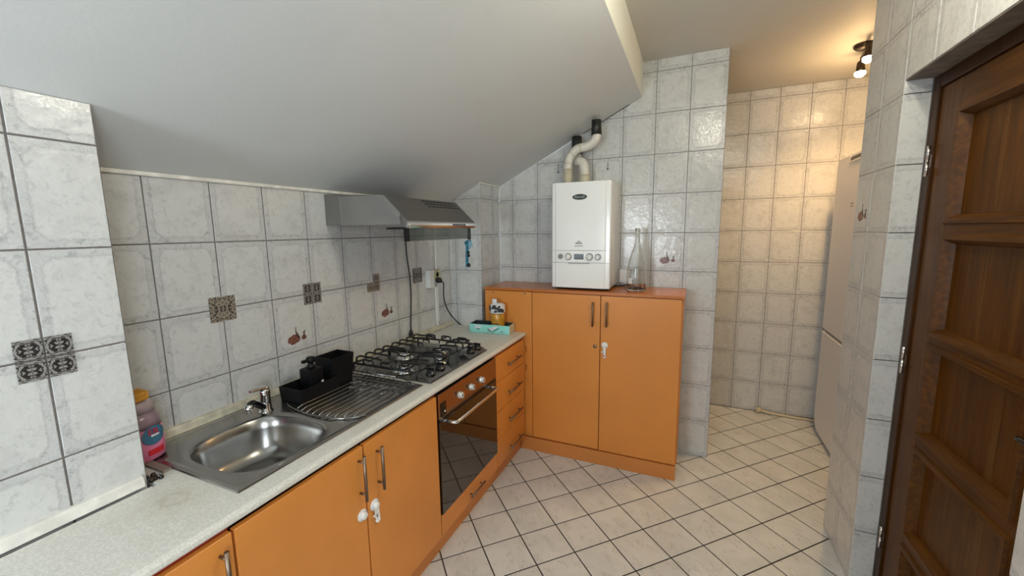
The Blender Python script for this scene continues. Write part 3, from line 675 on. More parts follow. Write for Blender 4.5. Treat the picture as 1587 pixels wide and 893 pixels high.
# wire dish rack on the drainer
rk = thing('dish_rack', (0.33, -1.60, 0.850), 'low wire dish rack lying on the sink drainer', 'rack')
zz = 0.8520
front = [(0.150, -1.792), (0.165, -1.803), (0.22, -1.822), (0.33, -1.836), (0.44, -1.826), (0.50, -1.79), (0.522, -1.755)]
bm = B(); tube(bm, [(x, y, zz) for x, y in front], 0.0028, 8, smooth_path=2); obj('rim_wire', bm, 'wire', rk)
for k in range(9):
    x = 0.232+k*0.0325; yf = -1.836+0.05*((x-0.33)/0.17)**2
    bm = B(); tube(bm, [(x, yf+0.004, zz), (x, yf+0.03, zz+0.006), (x, -1.437, zz+0.006)], 0.0028, 8); obj('wire', bm, 'wire', rk)
bm = B(); tube(bm, [(0.075, -1.435, 0.872), (0.40, -1.435, 0.872)], 0.003, 8); tube(bm, [(0.075, -1.435, 0.855), (0.50, -1.435, 0.855), (0.42, -1.435, 0.872), (0.40, -1.435, 0.872)], 0.003, 8); obj('end_rail', bm, 'wire', rk)
for k in range(12):
    x = 0.085+k*0.027
    bm = B(); tube(bm, [(x, -1.433, 0.857), (x, -1.418, 0.880-0.001*k), (x+0.006, -1.402, 0.893-0.002*k)], 0.0016, 6); obj('prong', bm, 'iron', rk)
bm = B(); box(bm, 0.225, 0.48, -1.50, -1.494, 0.860, 0.865, 0.001); obj('cross_bar', bm, 'wire', rk)
for k in range(4):
    bm = B(); tube(bm, [(0.26+0.06*k+0.03*math.cos(a), -1.56+0.03*math.sin(a), zz+0.007) for a in [i*2*math.pi/16 for i in range(16)]], 0.0014, 6, closed=True); obj('wire_loop', bm, 'wire', rk)

# ------------------------------------------------------------------ gas hob
hb = thing('gas_hob', (0.30, -1.108, 0.843), 'four-burner stainless gas hob with black wire pan supports', 'hob')
bm = B(); box(bm, 0.052, 0.558, -1.388, -0.828, 0.8435, 0.850, 0.003); obj('tray', bm, 'steel_dark', hb)
bm = B(); prism(bm, [(0.475, -1.384, 0.849), (0.550, -1.384, 0.849), (0.545, -1.384, 0.853), (0.525, -1.384, 0.866), (0.50, -1.384, 0.866), (0.485, -1.384, 0.856)], (0, 0.19, 0), 0.002); obj('control_strip', bm, 'steel_dark', hb); bm = B(); prism(bm, [(0.475, -1.02, 0.849), (0.550, -1.02, 0.849), (0.545, -1.02, 0.853), (0.525, -1.02, 0.866), (0.50, -1.02, 0.866), (0.485, -1.02, 0.856)], (0, 0.188, 0), 0.002); obj('control_strip', bm, 'steel_dark', hb)
for yy in (-1.325, -1.245, -0.945, -0.872):
    bm = B(); lathe(bm, (0.515, yy, 0.865), [(0.025, 0), (0.025, 0.004), (0.021, 0.007), (0.018, 0.022), (0.001, 0.024)], 20); box(bm, 0.494, 0.536, yy-0.004, yy+0.004, 0.885, 0.896, 0.002); obj('knob', bm, 'blackgloss', hb)
for (bx_, by_, r) in ((0.335, -1.295, 0.046), (0.205, -1.125, 0.040), (0.33, -0.975, 0.036), (0.435, -1.125, 0.028)):
    bm = B(); lathe(bm, (bx_, by_, 0.849), [(r*1.25, 0), (r*1.25, 0.003), (r, 0.006), (r*0.95, 0.016), (r*0.7, 0.018), (0.001, 0.018)], 28); br = obj('burner', bm, 'bright', hb)
    bm = B(); lathe(bm, (bx_, by_, 0.8655), [(r*0.97, 0), (r*0.98, 0.003), (r*0.5, 0.0035)], 28); obj('flame_ring', bm, 'iron', br)
    bm = B(); lathe(bm, (bx_, by_, 0.867), [(r*0.78, 0.001), (r*0.80, 0.005), (r*0.74, 0.009), (r*0.4, 0.0105), (0.001, 0.0105)], 28); obj('burner_cap', bm, 'bright', br)
GZ = 0.880
for (y0, y1) in ((-1.372, -1.112), (-1.104, -0.844)):
    bm = B(); tube(bm, [(0.085, y0, GZ), (0.085, y1, GZ), (0.470, y1, GZ), (0.470, y0, GZ)], 0.0060, 8, closed=True)
    for (x, y) in ((0.085, y0), (0.085, y1), (0.470, y0), (0.470, y1)): cyl(bm, (x, y, GZ), (x, y, 0.849), 0.005, n=8)
    g = obj('pan_support', bm, 'iron', hb)
    n = 4
    for k in range(n):
        y = y0+(y1-y0)*(k+0.5)/n
        for (xa, xb) in ((0.085, 0.225), (0.470, 0.350)):
            s = 1 if xb > xa else -1
            bm = B(); tube(bm, [(xa, y-0.012, GZ), (xa, y-0.012, GZ+0.020), (xa+s*0.004, y-0.010, GZ+0.026), (xa+s*0.006, y+0.010, GZ+0.026), (xa+s*0.02, y+0.012, GZ+0.024), (xb, y+0.012, GZ+0.021), (xb+s*0.004, y+0.012, GZ+0.003)], 0.0052, 8, smooth_path=1); obj('finger', bm, 'iron', g)
    ye = y1 if y1 > -1.0 else y0
    for x in (0.18, 0.29, 0.40):
        s = -1 if ye == y1 else 1
        bm = B(); tube(bm, [(x-0.03, ye, GZ), (x-0.03, ye, GZ+0.021), (x-0.026, ye, GZ+0.026), (x+0.026, ye, GZ+0.026), (x+0.03, ye, GZ+0.021), (x+0.03, ye, GZ)], 0.0052, 8, smooth_path=1)
        tube(bm, [(x, ye, GZ+0.020), (x, ye+s*0.07, GZ+0.021), (x, ye+s*0.075, GZ+0.002)], 0.0045, 8); obj('finger', bm, 'iron', g)

# ------------------------------------------------------------------ cooker hood
hd = thing('cooker_hood', (0.24, -1.10, 1.545), 'grey steel cooker hood under the sloped ceiling with vent slots on top', 'hood')
Y0, Y1 = -1.400, -0.800
bm = B(); prism(bm, [(0.0, Y0, 1.565), (0.47, Y0, 1.548), (0.478, Y0, 1.552), (0.484, Y0, 1.572), (0.360, Y0, 1.690), (0.0, Y0, 1.709)], (0, Y1-Y0, 0), 0.003); obj('canopy', bm, 'hood', hd)
bm = B(); prism(bm, [(0.462, Y0+0.002, 1.5465), (0.478, Y0+0.002, 1.544), (0.490, Y0+0.002, 1.556), (0.490, Y0+0.002, 1.568), (0.483, Y0+0.002, 1.576), (0.470, Y0+0.002, 1.566)], (0, Y1-Y0-0.004, 0), 0.003); lip = obj('front_lip', bm, 'bright', hd, label='shiny rounded front lip')
bm = B(); G = {}
for i in range(19):
    for j in range(9):
        x = 0.10+0.345*i/18; zt_ = 1.692 if x < 0.36 else 1.692-(x-0.36)*0.95
        z = 1.562+(zt_-1.562)*j/8
        G[i, j] = bm.verts.new((x, Y0-0.0045-0.003*math.sin(i*0.9+j*2.1)*math.sin(j*1.3+i*0.35)-(0.004 if 3 < j < 6 else 0), z))
for i in range(18):
    for j in range(8): f = bm.faces.new((G[i, j], G[i+1, j], G[i+1, j+1], G[i, j+1])); f.smooth = True
obj('protective_film', bm, 'film', hd, label='wrinkled see-through film on the side')
for k in range(6):
    bm = B(); box(bm, 0.489, 0.4935, -1.045+k*0.022, -1.036+k*0.022, 1.557, 1.565, 0.001); obj('button', bm, 'black', hd)
for r_ in range(3):
    for k in range(9):
        y = -1.13+k*0.034+r_*0.006; x = 0.372+r_*0.014
        n_ = Vector((0.689, 0, 0.724)).normalized(); c = Vector((x, y, 1.690-(x-0.360)*0.952))+n_*0.0004; tdir = Vector((0.724, 0, -0.689))
        bm = B(); prism(bm, [c-tdir*0.003-Y*0.013, c+tdir*0.003-Y*0.013, c+tdir*0.003+Y*0.013, c-tdir*0.003+Y*0.013], n_*0.0006); obj('vent_slot', bm, 'black', hd)
bm = B(); box(bm, 0.36, 0.465, Y0+0.004, Y0+0.014, 1.540, 1.548); box(bm, 0.455, 0.472, Y0+0.002, Y0+0.022, 1.486, 1.548, 0.002); obj('visor_bracket', bm, 'black', hd)
bm = B(); box(bm, 0.438, 0.456, Y1-0.014, Y1-0.004, 1.480, 1.548, 0.002); obj('visor_bracket', bm, 'black', hd)
bm = B(); prism(bm, [(0.462, Y0+0.018, 1.548), (0.458, Y0+0.018, 1.487), (0.4545, Y0+0.018, 1.487), (0.4585, Y0+0.018, 1.548)], (0, Y1-Y0-0.032, 0)); obj('visor', bm, 'visor', hd, label='smoky see-through visor')

# hanging blue strip
bs = thing('hanging_strip', (0.440, -0.80, 1.32), 'crumpled blue strip with dark knobs hanging from the right end of the cooker hood', 'strip')
bm = B(); pts = [(0.425, 1.476), (0.455, 1.478), (0.452, 1.45), (0.438, 1.43), (0.434, 1.37), (0.434, 1.322), (0.415, 1.322), (0.417, 1.40), (0.420, 1.445), (0.408, 1.462)]
prism(bm, [(x, -0.8035, z) for x, z in pts], (0, 0.004, 0)); obj('strip', bm, 'blue', bs)
bm = B(); prism(bm, [(x, -0.8055, z) for x, z in ((0.440, 1.474), (0.462, 1.462), (0.468, 1.438), (0.455, 1.440), (0.450, 1.425), (0.438, 1.432))], (0, 0.003, 0)); obj('flap', bm, 'paleblue', bs)
for z, r in ((1.407, 0.008), (1.389, 0.010), (1.334, 0.012)):
    bm = B(); lathe(bm, (0.440, -0.804, z), [(0.001, 0), (r*0.8, 0.001), (r, 0.005), (r*0.8, 0.011), (0.001, 0.013)], 16, (0, -1, 0)); obj('knob', bm, 'blackgloss', bs)

# ------------------------------------------------------------------ sockets, conduit and cords on the left wall
so = thing('wall_socket', (0.015, -0.58, 1.15), 'white surface socket box with an aged yellow outlet on the left wall', 'socket')
bx('box', 'whiteplastic', so, 0.0, 0.034, -0.622, -0.568, 1.155, 1.272, bev=0.003)
bx('outlet', 'socketcream', so, 0.0, 0.026, -0.566, -0.478, 1.205, 1.268, bev=0.004)
bm = B(); lathe(bm, (0.026, -0.522, 1.236), [(0.021, 0), (0.021, 0.003), (0.017, 0.003), (0.016, -0.004), (0.001, -0.004)], 20, X); obj('ring', bm, 'socketcream', so)
cn = thing('conduit', (0.006, -0.51, 0.875), 'thin white conduit running down the left wall below the socket', 'conduit')
bx('channel', 'whiteplastic', cn, 0.0, 0.011, -0.520, -0.496, 0.905, 1.15, bev=0.002)
bx('channel', 'whiteplastic', cn, 0.0, 0.008, -0.515, -0.501, 0.875, 0.905, bev=0.002)
bx('channel', 'whiteplastic', cn, 0.0, 0.006, -0.505, -0.497, 1.272, 1.56, bev=0.001)
bm = B(); tube(bm, [(0.008, -0.826, 1.547), (0.010, -0.823, 1.467), (0.010, -0.819, 1.369), (0.012, -0.801, 1.267), (0.012, -0.796, 1.165), (0.012, -0.805, 1.044), (0.012, -0.816, 0.935)], 0.0042, 8, smooth_path=2)
c1 = obj('hood_cord', bm, 'rubber', label='black cord hanging straight down from the cooker hood with a loose plug', cat='cord', org=(0.01, -0.82, 0.875))
bm = B(); lathe(bm, (0.014, -0.818, 0.878), [(0.001, 0), (0.013, 0.001), (0.013, 0.016), (0.010, 0.030), (0.005, 0.042), (0.0045, 0.062)], 14); obj('plug', bm, 'rubber', c1)
bm = B(); tube(bm, [(0.060, -0.522, 1.190), (0.062, -0.50, 1.176), (0.035, -0.470, 1.10), (0.03, -0.452, 1.027), (0.035, -0.410, 0.953), (0.05, -0.360, 0.89), (0.075, -0.335, 0.856), (0.085, -0.334, 0.848)], 0.0042, 8, smooth_path=2)
c2 = obj('power_cord', bm, 'rubber', label='black power cord curving from the yellowed socket down to the worktop corner', cat='cord', org=(0.05, -0.42, 0.845))
bm = B(); lathe(bm, (0.027, -0.528, 1.198), [(0.017, 0), (0.020, 0.010), (0.018, 0.026), (0.010, 0.034), (0.001, 0.036)], 18, X); obj('plug', bm, 'rubber', c2)

# ------------------------------------------------------------------ tall cabinet
tc = thing('tall_cabinet', (0.94, -0.18, 0), 'waist-high orange cabinet with two wide doors standing against the boiler wall', 'cabinet')
CX0, CX1, CY = 0.300, 1.583, -0.350
bm = B(); box(bm, CX0, CX0+0.018, CY+0.02, -0.02, 0.0, 1.122); box(bm, CX1-0.018, CX1, CY+0.02, -0.02, 0.095, 1.122); box(bm, CX0+0.018, CX1-0.018, -0.03, -0.02, 0.1, 1.122); box(bm, CX0+0.018, CX1-0.018, CY+0.02, -0.03, 0.10, 0.118); box(bm, 1.098, 1.116, CY+0.02, -0.03, 0.118, 1.122); box(bm, CX0+0.018, CX1-0.018, CY+0.02, -0.03, 1.104, 1.122)
obj('body', bm, 'orange_low', tc)
bx('top', 'orange_top', tc, CX0-0.002, CX1+0.006, CY-0.006, -0.004, 1.124, 1.141, bev=0.002)
fp = bx('filler_panel', 'orange', tc, CX0, 0.649, CY, CY+0.019, 0.100, 1.120, bev=0.001)
for x in (0.362, 0.600):
    bm = B(); lathe(bm, (x, CY, 1.108), [(0.0055, 0), (0.005, 0.0015), (0.001, 0.002)], 12, -Y); obj('screw', bm, 'handle', fp)
d1 = bx('door', 'orange', tc, 0.653, 1.105, CY, CY+0.019, 0.100, 1.119, bev=0.0015)
d2 = bx('door', 'orange', tc, 1.110, 1.575, CY, CY+0.019, 0.098, 1.119, bev=0.0015)
bar_handle(d1, (1.063, CY, 1.003), 'z', 0.155, 0.028, out=-Y); bar_handle(d2, (1.149, CY, 1.007), 'z', 0.155, 0.028, out=-Y)
bm = B(); lathe(bm, (1.076, CY, 0.793), [(0.012, 0), (0.012, 0.002), (0.009, 0.004), (0.001, 0.004)], 20, -Y); box(bm, 1.0745, 1.0775, CY-0.006, CY-0.004, 0.788, 0.798); obj('lock', bm, 'handle', d1)
lk = child_lock_disc(d2, (1.137, CY, 0.806), -Y, (0.002, 0, -0.072))
bx('mark', 'red', lk, 1.132, 1.146, CY-0.016, CY-0.0152, 0.738, 0.744)
bx('plinth', 'orange_low', tc, 0.566, CX1-0.006, CY-0.008, CY+0.02, 0.0, 0.092, bev=0.002)
for z in (0.728, 0.60): bx('hinge_plate', 'bright', tc, 0.604, 0.609, CY-0.0025, CY, z-0.022, z+0.018)

# ------------------------------------------------------------------ boiler
bo = thing('gas_boiler', (0.96, -0.15, 1.155), 'white wall-hung gas boiler above the orange cabinet with dials and a dark oval badge', 'boiler')
BX0, BX1, BY = 0.771, 1.149, -0.300
bx('casing', 'white', bo, BX0, BX1, BY+0.03, 0.0, 1.158, 1.822, bev=0.004)
bm = B()
prof = [(BX0, BY+0.03), (BX0, BY+0.012), (BX0+0.006, BY+0.006), (BX0+0.022, BY+0.005), (BX0+0.030, BY), (BX1-0.034, BY), (BX1-0.026, BY+0.005), (BX1-0.006, BY+0.006), (BX1, BY+0.012), (BX1, BY+0.03)]
def fpanel(z0, z1, grow=0.0):
    bm = B(); prism(bm, [(x, y-grow, z0) if 1 else 0 for x, y in prof], (0, 0, z1-z0)); return bm
bm.free()
obj('front_panel', fpanel(1.397, 1.822), 'white', bo); cp = obj('control_panel', fpanel(1.319, 1.3945), 'white', bo); obj('lower_panel', fpanel(1.156, 1.3165), 'white', bo)
def front_disc(name, x, z, rx, rz, th, m, par, n=32, y=BY):
    bm = B(); a = [bm.verts.new((x+math.cos(2*math.pi*i/n)*rx, y, z+math.sin(2*math.pi*i/n)*rz)) for i in range(n)]; b = [bm.verts.new((x+math.cos(2*math.pi*i/n)*rx*0.94, y-th, z+math.sin(2*math.pi*i/n)*rz*0.92)) for i in range(n)]
    bridge(bm, a, b, False); cap(bm, b); return obj(name, bm, m, par)
bd = front_disc('badge', 0.955, 1.730, 0.047, 0.018, 0.003, 'green', bo)
R90 = (math.pi/2, 0, 0)
text('lettering', 'Ferroli', 0.022, (0.955, BY-0.0034, 1.730), R90, 'lettering', bd, width=0.062)
g = front_disc('gauge', 0.832, 1.357, 0.0185, 0.0185, 0.004, 'greyplastic', cp); front_disc('dial', 0.832, 1.357, 0.013, 0.013, 0.0005, 'labelwhite', g, y=BY-0.004)if 0 else front_disc('dial', 0.832, 1.357, 0.013, 0.013, 0.0008, 'greymark', cp, y=BY-0.004)
bm = B(); prism(bm, [(0.825, BY-0.0055, 1.350), (0.828, BY-0.0055, 1.348), (0.840, BY-0.0055, 1.364), (0.838, BY-0.0055, 1.366)], (0, -0.0008, 0)); obj('needle', bm, 'darkmark', cp)
for x, r in ((0.884, 0.0205), (1.022, 0.021), (1.075, 0.018)):
    front_disc('dial_ring', x, 1.356, r+0.003, r+0.003, 0.0015, 'greyplastic', cp)
    bm = B(); lathe(bm, (x-0.001, BY-0.0015, 1.355), [(r*0.85, 0), (r*0.8, 0.012), (r*0.7, 0.014), (0.001, 0.014)], 26, -Y); box(bm, x-0.003, x+0.001, BY-0.018, BY-0.014, 1.355-r*0.7, 1.355+r*0.7, 0.001); obj('knob', bm, 'whiteplastic', cp)
bx('display', 'lcd', cp, 0.922, 0.984, BY-0.002, BY, 1.339, 1.374)
bx('flap_handle', 'greyplastic', bo, 0.886, 1.022, BY-0.006, BY, 1.313, 1.3185, bev=0.001)
tr_ = thing('x', (0, 0, 0)); bpy.data.objects.remove(tr_)
for k, (zb, zt, wb_, wt_) in enumerate(((1.437, 1.447, 0.026, 0.016), (1.450, 1.457, 0.016, 0.003))):
    bm = B(); prism(bm, [(0.952-wb_, BY, zb), (0.952+wb_, BY, zb), (0.952+wt_, BY, zt), (0.952-wt_, BY, zt)], (0, -0.0006, 0)); obj('peak_mark', bm, 'greymark', bo)
for k in range(7): bx('lettering', 'greymark', bo, 0.926+k*0.0078, 0.9315+k*0.0078, BY-0.0007, BY, 1.420+0.002*(k % 2), 1.428)
bm = B(); lathe(bm, (0.943, -0.128, 1.822), [(0.062, 0), (0.062, 0.004), (0.05, 0.010), (0.034, 0.012)], 28); obj('flue_collar', bm, 'white', bo)
bx('bottom_tray', 'black', bo, BX0+0.012, BX1-0.012, BY+0.03, -0.01, 1.146, 1.1575)
# flue pipes
fA = thing('flue_pipe', (0.835, -0.15, 1.822), 'longer white flue pipe with two bends rising from the left of the boiler top', 'pipe')
bm = B(); cyl(bm, (0.835, -0.15, 1.823), (0.835, -0.15, 1.925), 0.029, n=24); obj('aged_collar', bm, 'dirtypipe', fA)
bm = B(); tube(bm, [(0.835, -0.15, 1.925), (0.835, -0.15, 1.965), (0.85, -0.15, 2.005), (0.885, -0.15, 2.045), (0.92, -0.15, 2.055), (0.965, -0.15, 2.058), (1.0, -0.15, 2.075), (1.022, -0.15, 2.105), (1.022, -0.15, 2.135)], 0.0275, 20, smooth_path=2); obj('pipe', bm, 'pipe', fA)
for p, q in (((0.835, -0.15, 1.958), (0.835, -0.15, 1.964)), ((0.918, -0.15, 2.053), (0.924, -0.15, 2.0545)), ((0.864, -0.15, 2.018), (0.868, -0.15, 2.022))):
    bm = B(); cyl(bm, p, q, 0.0292, n=20); obj('joint_ring', bm, 'dirtypipe', fA)
bm = B(); cyl(bm, (1.022, -0.15, 2.125), (1.020, -0.15, 2.215), 0.033, 0.030, 20); obj('dark_sleeve', bm, 'sleeve', fA)
fB = thing('flue_pipe', (0.943, -0.128, 1.833), 'short white flue elbow on the collar of the boiler, curling left behind the longer pipe', 'pipe')
bm = B(); cyl(bm, (0.943, -0.128, 1.834), (0.943, -0.128, 1.885), 0.033, n=24); obj('aged_collar', bm, 'dirtypipe', fB)
bm = B(); tube(bm, [(0.943, -0.128, 1.885), (0.942, -0.128, 1.93), (0.932, -0.125, 1.962), (0.910, -0.116, 1.976), (0.888, -0.095, 1.976), (0.876, -0.072, 1.988), (0.873, -0.062, 2.04)], 0.0285, 20, smooth_path=2); obj('pipe', bm, 'pipe', fB)
bm = B(); cyl(bm, (0.873, -0.062, 2.03), (0.870, -0.060, 2.145), 0.038, 0.032, 20); obj('dark_sleeve', bm, 'sleeve', fB)
for k, (x, z) in enumerate(((0.722, 1.93), (1.069, 1.929))):
    bm = B(); lathe(bm, (x, 0, z), [(0.005, 0), (0.005, 0.006), (0.003, 0.009), (0.001, 0.009)], 12, -Y); box(bm, x-0.0012, x+0.0012, -0.004, 0.0, z, z+0.06 if k == 0 else z+0.045)
    obj('wall_plug', bm, 'sleeve', label=('dark wall plug with a scratch line, left of the flue pipes', 'dark wall plug with a scratch line, right of the flue pipes')[k], cat='plug')

# bottle and small socket on the cabinet
bt = thing('glass_bottle', (1.300, -0.205, 1.141), 'tall clear glass bottle standing on the orange cabinet right of the boiler', 'bottle')
bm = B()
outer = [(0.050, 0.0), (0.057, 0.006), (0.058, 0.05), (0.056, 0.14), (0.050, 0.18), (0.036, 0.235), (0.022, 0.275), (0.0155, 0.31), (0.0145, 0.365), (0.018, 0.368), (0.018, 0.386), (0.0145, 0.388)]
inner = [(0.0110, 0.386), (0.0112, 0.31), (0.0185, 0.272), (0.0325, 0.232), (0.0465, 0.178), (0.0525, 0.14), (0.0545, 0.05), (0.053, 0.012), (0.03, 0.014), (0.001, 0.022)]
lathe(bm, (1.300, -0.205, 1.141), outer+inner, 40); obj('bottle_glass', bm, 'glass', bt)
bm = B()
for k in range(9):
    a = -math.pi/2-0.9+k*0.06; a2 = a+0.06; R = 0.0590
    prism(bm, [(1.300+R*math.cos(t), -0.205+R*math.sin(t), z) for t, z in ((a, 1.191), (a2, 1.191), (a2, 1.226), (a, 1.226))], (math.cos(a)*0.0005, math.sin(a)*0.0005, 0))
obj('label', bm, 'labelwhite', bt)
random.seed(3)
for k in range(10):
    a = k*2*math.pi/10; bm = B(); lathe(bm, (1.300+0.0575*math.cos(a), -0.205+0.0575*math.sin(a), 1.160+0.010*(k % 2)), [(0.009, 0), (0.006, 0.003), (0.001, 0.004)], 10, (math.cos(a), math.sin(a), 0)); obj('glass_boss', bm, 'glass', bt)
s2 = thing('wall_socket', (1.195, -0.015, 1.155), 'white square wall socket behind the glass bottle', 'socket')
bx('plate', 'whiteplastic', s2, 1.166, 1.224, -0.028, 0.0, 1.166, 1.256, bev=0.005)
bx('rim', 'whiteplastic', s2, 1.174, 1.216, -0.031, -0.028, 1.176, 1.246, bev=0.001)
bm = B(); tube(bm, [(1.222, -0.02, 1.168), (1.228, -0.025, 1.160), (1.215, -0.04, 1.152), (1.18, -0.06, 1.1475), (1.12, -0.07, 1.1460)], 0.004, 8, smooth_path=1); obj('boiler_cord', bm, 'rubber', label='short black cord from the socket behind the glass bottle to the boiler', cat='cord')

# ------------------------------------------------------------------ card box and jar at the end of the worktop
cbx = thing('card_box', (0.385, -0.41, 0.843), 'open mint green card box with a dark inside at the far end of the worktop', 'box')
A, Bp, Cc, Dd = Vector((0.240, -0.475, 0)), Vector((0.532, -0.455, 0)), Vector((0.524, -0.356, 0)), Vector((0.230, -0.366, 0))
def wallbox(a, b, z0, z1, t, inward):
    d = (b-a).normalized(); n = Vector((-d.y, d.x, 0))*t*inward
    return [(a.x, a.y, z0), (b.x, b.y, z0), (b.x+n.x, b.y+n.y, z0), (a.x+n.x, a.y+n.y, z0)]
zt = 0.901
bm = B(); prism(bm, wallbox(A, Bp, 0.8435, zt, 0.002, 1), (0, 0, zt-0.8435)); fr = obj('front', bm, 'teal', cbx)
bm = B(); prism(bm, wallbox(A+Vector((0.002, 0.0022, 0)), Bp+Vector((-0.002, 0.0022, 0)), 0.845, zt, 0.001, 1), (0, 0, zt-0.846)); obj('lining', bm, 'cardin', cbx)
bm = B(); prism(bm, wallbox(Dd, A, 0.8435, zt, 0.002, 1), (0, 0, zt-0.8435)); prism(bm, wallbox(Cc, Dd, 0.8435, zt, 0.002, 1), (0, 0, zt+0.002-0.8435)); obj('side', bm, 'cardin', cbx)
bm = B(); prism(bm, wallbox(Bp, Cc, 0.8435, zt, 0.002, 1), (0, 0, zt+0.004-0.8435)); obj('side', bm, 'card', cbx)
bm = B(); prism(bm, [(A.x, A.y, 0.8432), (Bp.x, Bp.y, 0.8432), (Cc.x, Cc.y, 0.8432), (Dd.x, Dd.y, 0.8432)], (0, 0, 0.0012)); obj('bottom', bm, 'cardin', cbx)
fd = (Bp-A).normalized(); fn = Vector((fd.y, -fd.x, 0))
def fpt(s, z, o=0.0004): p = A+fd*s+fn*o; return (p.x, p.y, z)
def mark(pts, m, name='print'):
    bm = B(); prism(bm, [fpt(s, z) for s, z in pts], fn*0.0005); obj(name, bm, m, fr)
mark([(0.135, 0.868), (0.150, 0.877), (0.185, 0.891), (0.205, 0.893), (0.200, 0.881), (0.172, 0.866), (0.155, 0.860)], 'labelwhite')
mark([(0.132, 0.870), (0.146, 0.873), (0.160, 0.858), (0.150, 0.855)], 'darkmark'); mark([(0.178, 0.864), (0.184, 0.861), (0.216, 0.880), (0.213, 0.884)], 'darkmark'); mark([(0.162, 0.857), (0.178, 0.856), (0.186, 0.852), (0.165, 0.851)], 'darkmark')
mark([(0.215, 0.857), (0.235, 0.862), (0.255, 0.857), (0.235, 0.853)], 'greymark')
for k, (s, z) in enumerate(((0.045, 0.888), (0.057, 0.891), (0.070, 0.889), (0.083, 0.887), (0.062, 0.878), (0.076, 0.877), (0.050, 0.876))):
    mark([(s+0.008*math.cos(a), z+0.0055*math.sin(a)) for a in [i*math.pi/4 for i in range(8)]], 'labelwhite')
mark([(0.048, 0.870), (0.080, 0.871), (0.074, 0.865), (0.054, 0.865)], 'darkmark')
jr = thing('honey_jar', (0.425, -0.412, 0.8445), 'yellow-filled jar wrapped in black and white film standing in the mint box', 'jar')
bm = B(); lathe(bm, (0.425, -0.410, 0.8450), [(0.042, 0), (0.047, 0.008), (0.047, 0.125), (0.045, 0.130)], 32); obj('jar_body', bm, 'yellow', jr)
bm = B(); lathe(bm, (0.425, -0.410, 0.9755), [(0.046, 0), (0.050, 0.01), (0.050, 0.04), (0.045, 0.058), (0.030, 0.068), (0.001, 0.07)], 18)
for v in bm.verts:
    v.co += Vector((random.uniform(-1, 1), random.uniform(-1, 1), random.uniform(-1, 1)))*0.004
obj('wrap', bm, 'labelwhite', jr, label='crumpled black and white film')
for k in range(15):
    a = -math.pi/2+random.uniform(-1.3, 1.3); z = 0.985+random.uniform(0, 0.045); r = 0.0535
    c = Vector((0.425+r*math.cos(a), -0.410+r*math.sin(a), z)); u = Vector((-math.sin(a), math.cos(a), 0)); n_ = Vector((math.cos(a), math.sin(a), 0))
    s = random.uniform(0.010, 0.019)
    bm = B(); prism(bm, [c+u*(s*math.cos(t)*random.uniform(.6, 1.2))+Z*(s*0.8*math.sin(t)*random.uniform(.6, 1.2)) for t in [i*2*math.pi/7 for i in range(7)]], n_*0.0015); obj('film_patch', bm, 'darkmark', jr)
bx('folded_tip', 'labelwhite', jr, 0.392, 0.424, -0.425, -0.415, 1.035, 1.072, bev=0.003)
text('lettering', 'KARPATSKY', 0.012, (0.425, -0.4712, 0.868+0.045), R90, 'darkmark', jr, width=0.062) if 0 else None
bm = B()
for k in range(7): box(bm, 0.396+k*0.0085, 0.401+k*0.0085, -0.4595, -0.4568, 0.906, 0.915)
obj('lettering', bm, 'darkmark', jr)

# ------------------------------------------------------------------ pink bottle behind the near wall, sponge, broken trim end with sink shadow strip
pb = thing('detergent_bottle', (0.098, -2.238, 0.848), 'pink detergent bottle with a red and blue label, half hidden behind the near wall', 'bottle')
pcx, pcy = 0.095, -2.246
def sbody(name, prof, m, n=40, sx=1.0, sy=1.25):
    bm = B(); prev = None
    for r, h in prof:
        rg = [bm.verts.new((pcx+r*sx*math.cos(2*math.pi*i/n), pcy+r*sy*math.sin(2*math.pi*i/n), 0.849+h)) for i in range(n)]
        if prev: bridge(bm, prev, rg)
        else: cap(bm, rg, True)
        prev = rg
    cap(bm, prev); return obj(name, bm, m, pb)
sbody('bottle', [(0.042, 0), (0.048, 0.005), (0.048, 0.04), (0.0455, 0.10)], 'pink')
sbody('shoulder', [(0.0455, 0.1005), (0.042, 0.125), (0.0365, 0.148)], 'pinkdark')
sbody('cap', [(0.0365, 0.1485), (0.033, 0.172), (0.028, 0.182), (0.012, 0.186)], 'cap')
def on_pink(name, y0, y1, z0, z1, m, off, n=10):
    bm = B(); a = []; b = []
    for k in range(n+1):
        y = y0+(y1-y0)*k/n; s = max(-0.99, min(0.99, (y-pcy)/(0.0475*1.25))); x = pcx+0.0475*math.sqrt(1-s*s)+off
        hz = math.sqrt(max(0, 1-(2*k/n-1)**2))*0.5+0.02 if m in ('labelblue',) else 0.5
        zc = (z0+z1)/2; a.append(bm.verts.new((x, y, zc-(z1-z0)*hz))); b.append(bm.verts.new((x, y, zc+(z1-z0)*hz)))
    for k in range(n): bm.faces.new((a[k], a[k+1], b[k+1], b[k]))
    return obj(name, bm, m, pb)
lb = on_pink('label', -2.262, -2.196, 0.900, 0.956, 'labelblue', 0.0022)
text('lettering', 'ER', 0.026, (0.1455, -2.232, 0.940), (math.pi/2, 0, math.pi/2), 'red', pb)
on_pink('print', -2.250, -2.205, 0.868, 0.886, 'red', 0.002)
on_pink('print', -2.238, -2.215, 0.925, 0.931, 'labelwhite', 0.0030)
sp = B(); box(sp, 0.072, 0.128, -2.276, -2.222, 1.036, 1.062, 0.006); 
for v in sp.verts: v.co.z += 0.25*(v.co.y+2.25)*0.4
obj('sponge', sp, 'ochre', label='orange-yellow sponge lying on top of the pink bottle', cat='sponge')
te = thing('broken_trim_and_sink_shade', (0.24, -2.285, 0.844), 'dark broken trim end with small metal bits and a painted sink shadow at the foot of the near wall', 'trim')
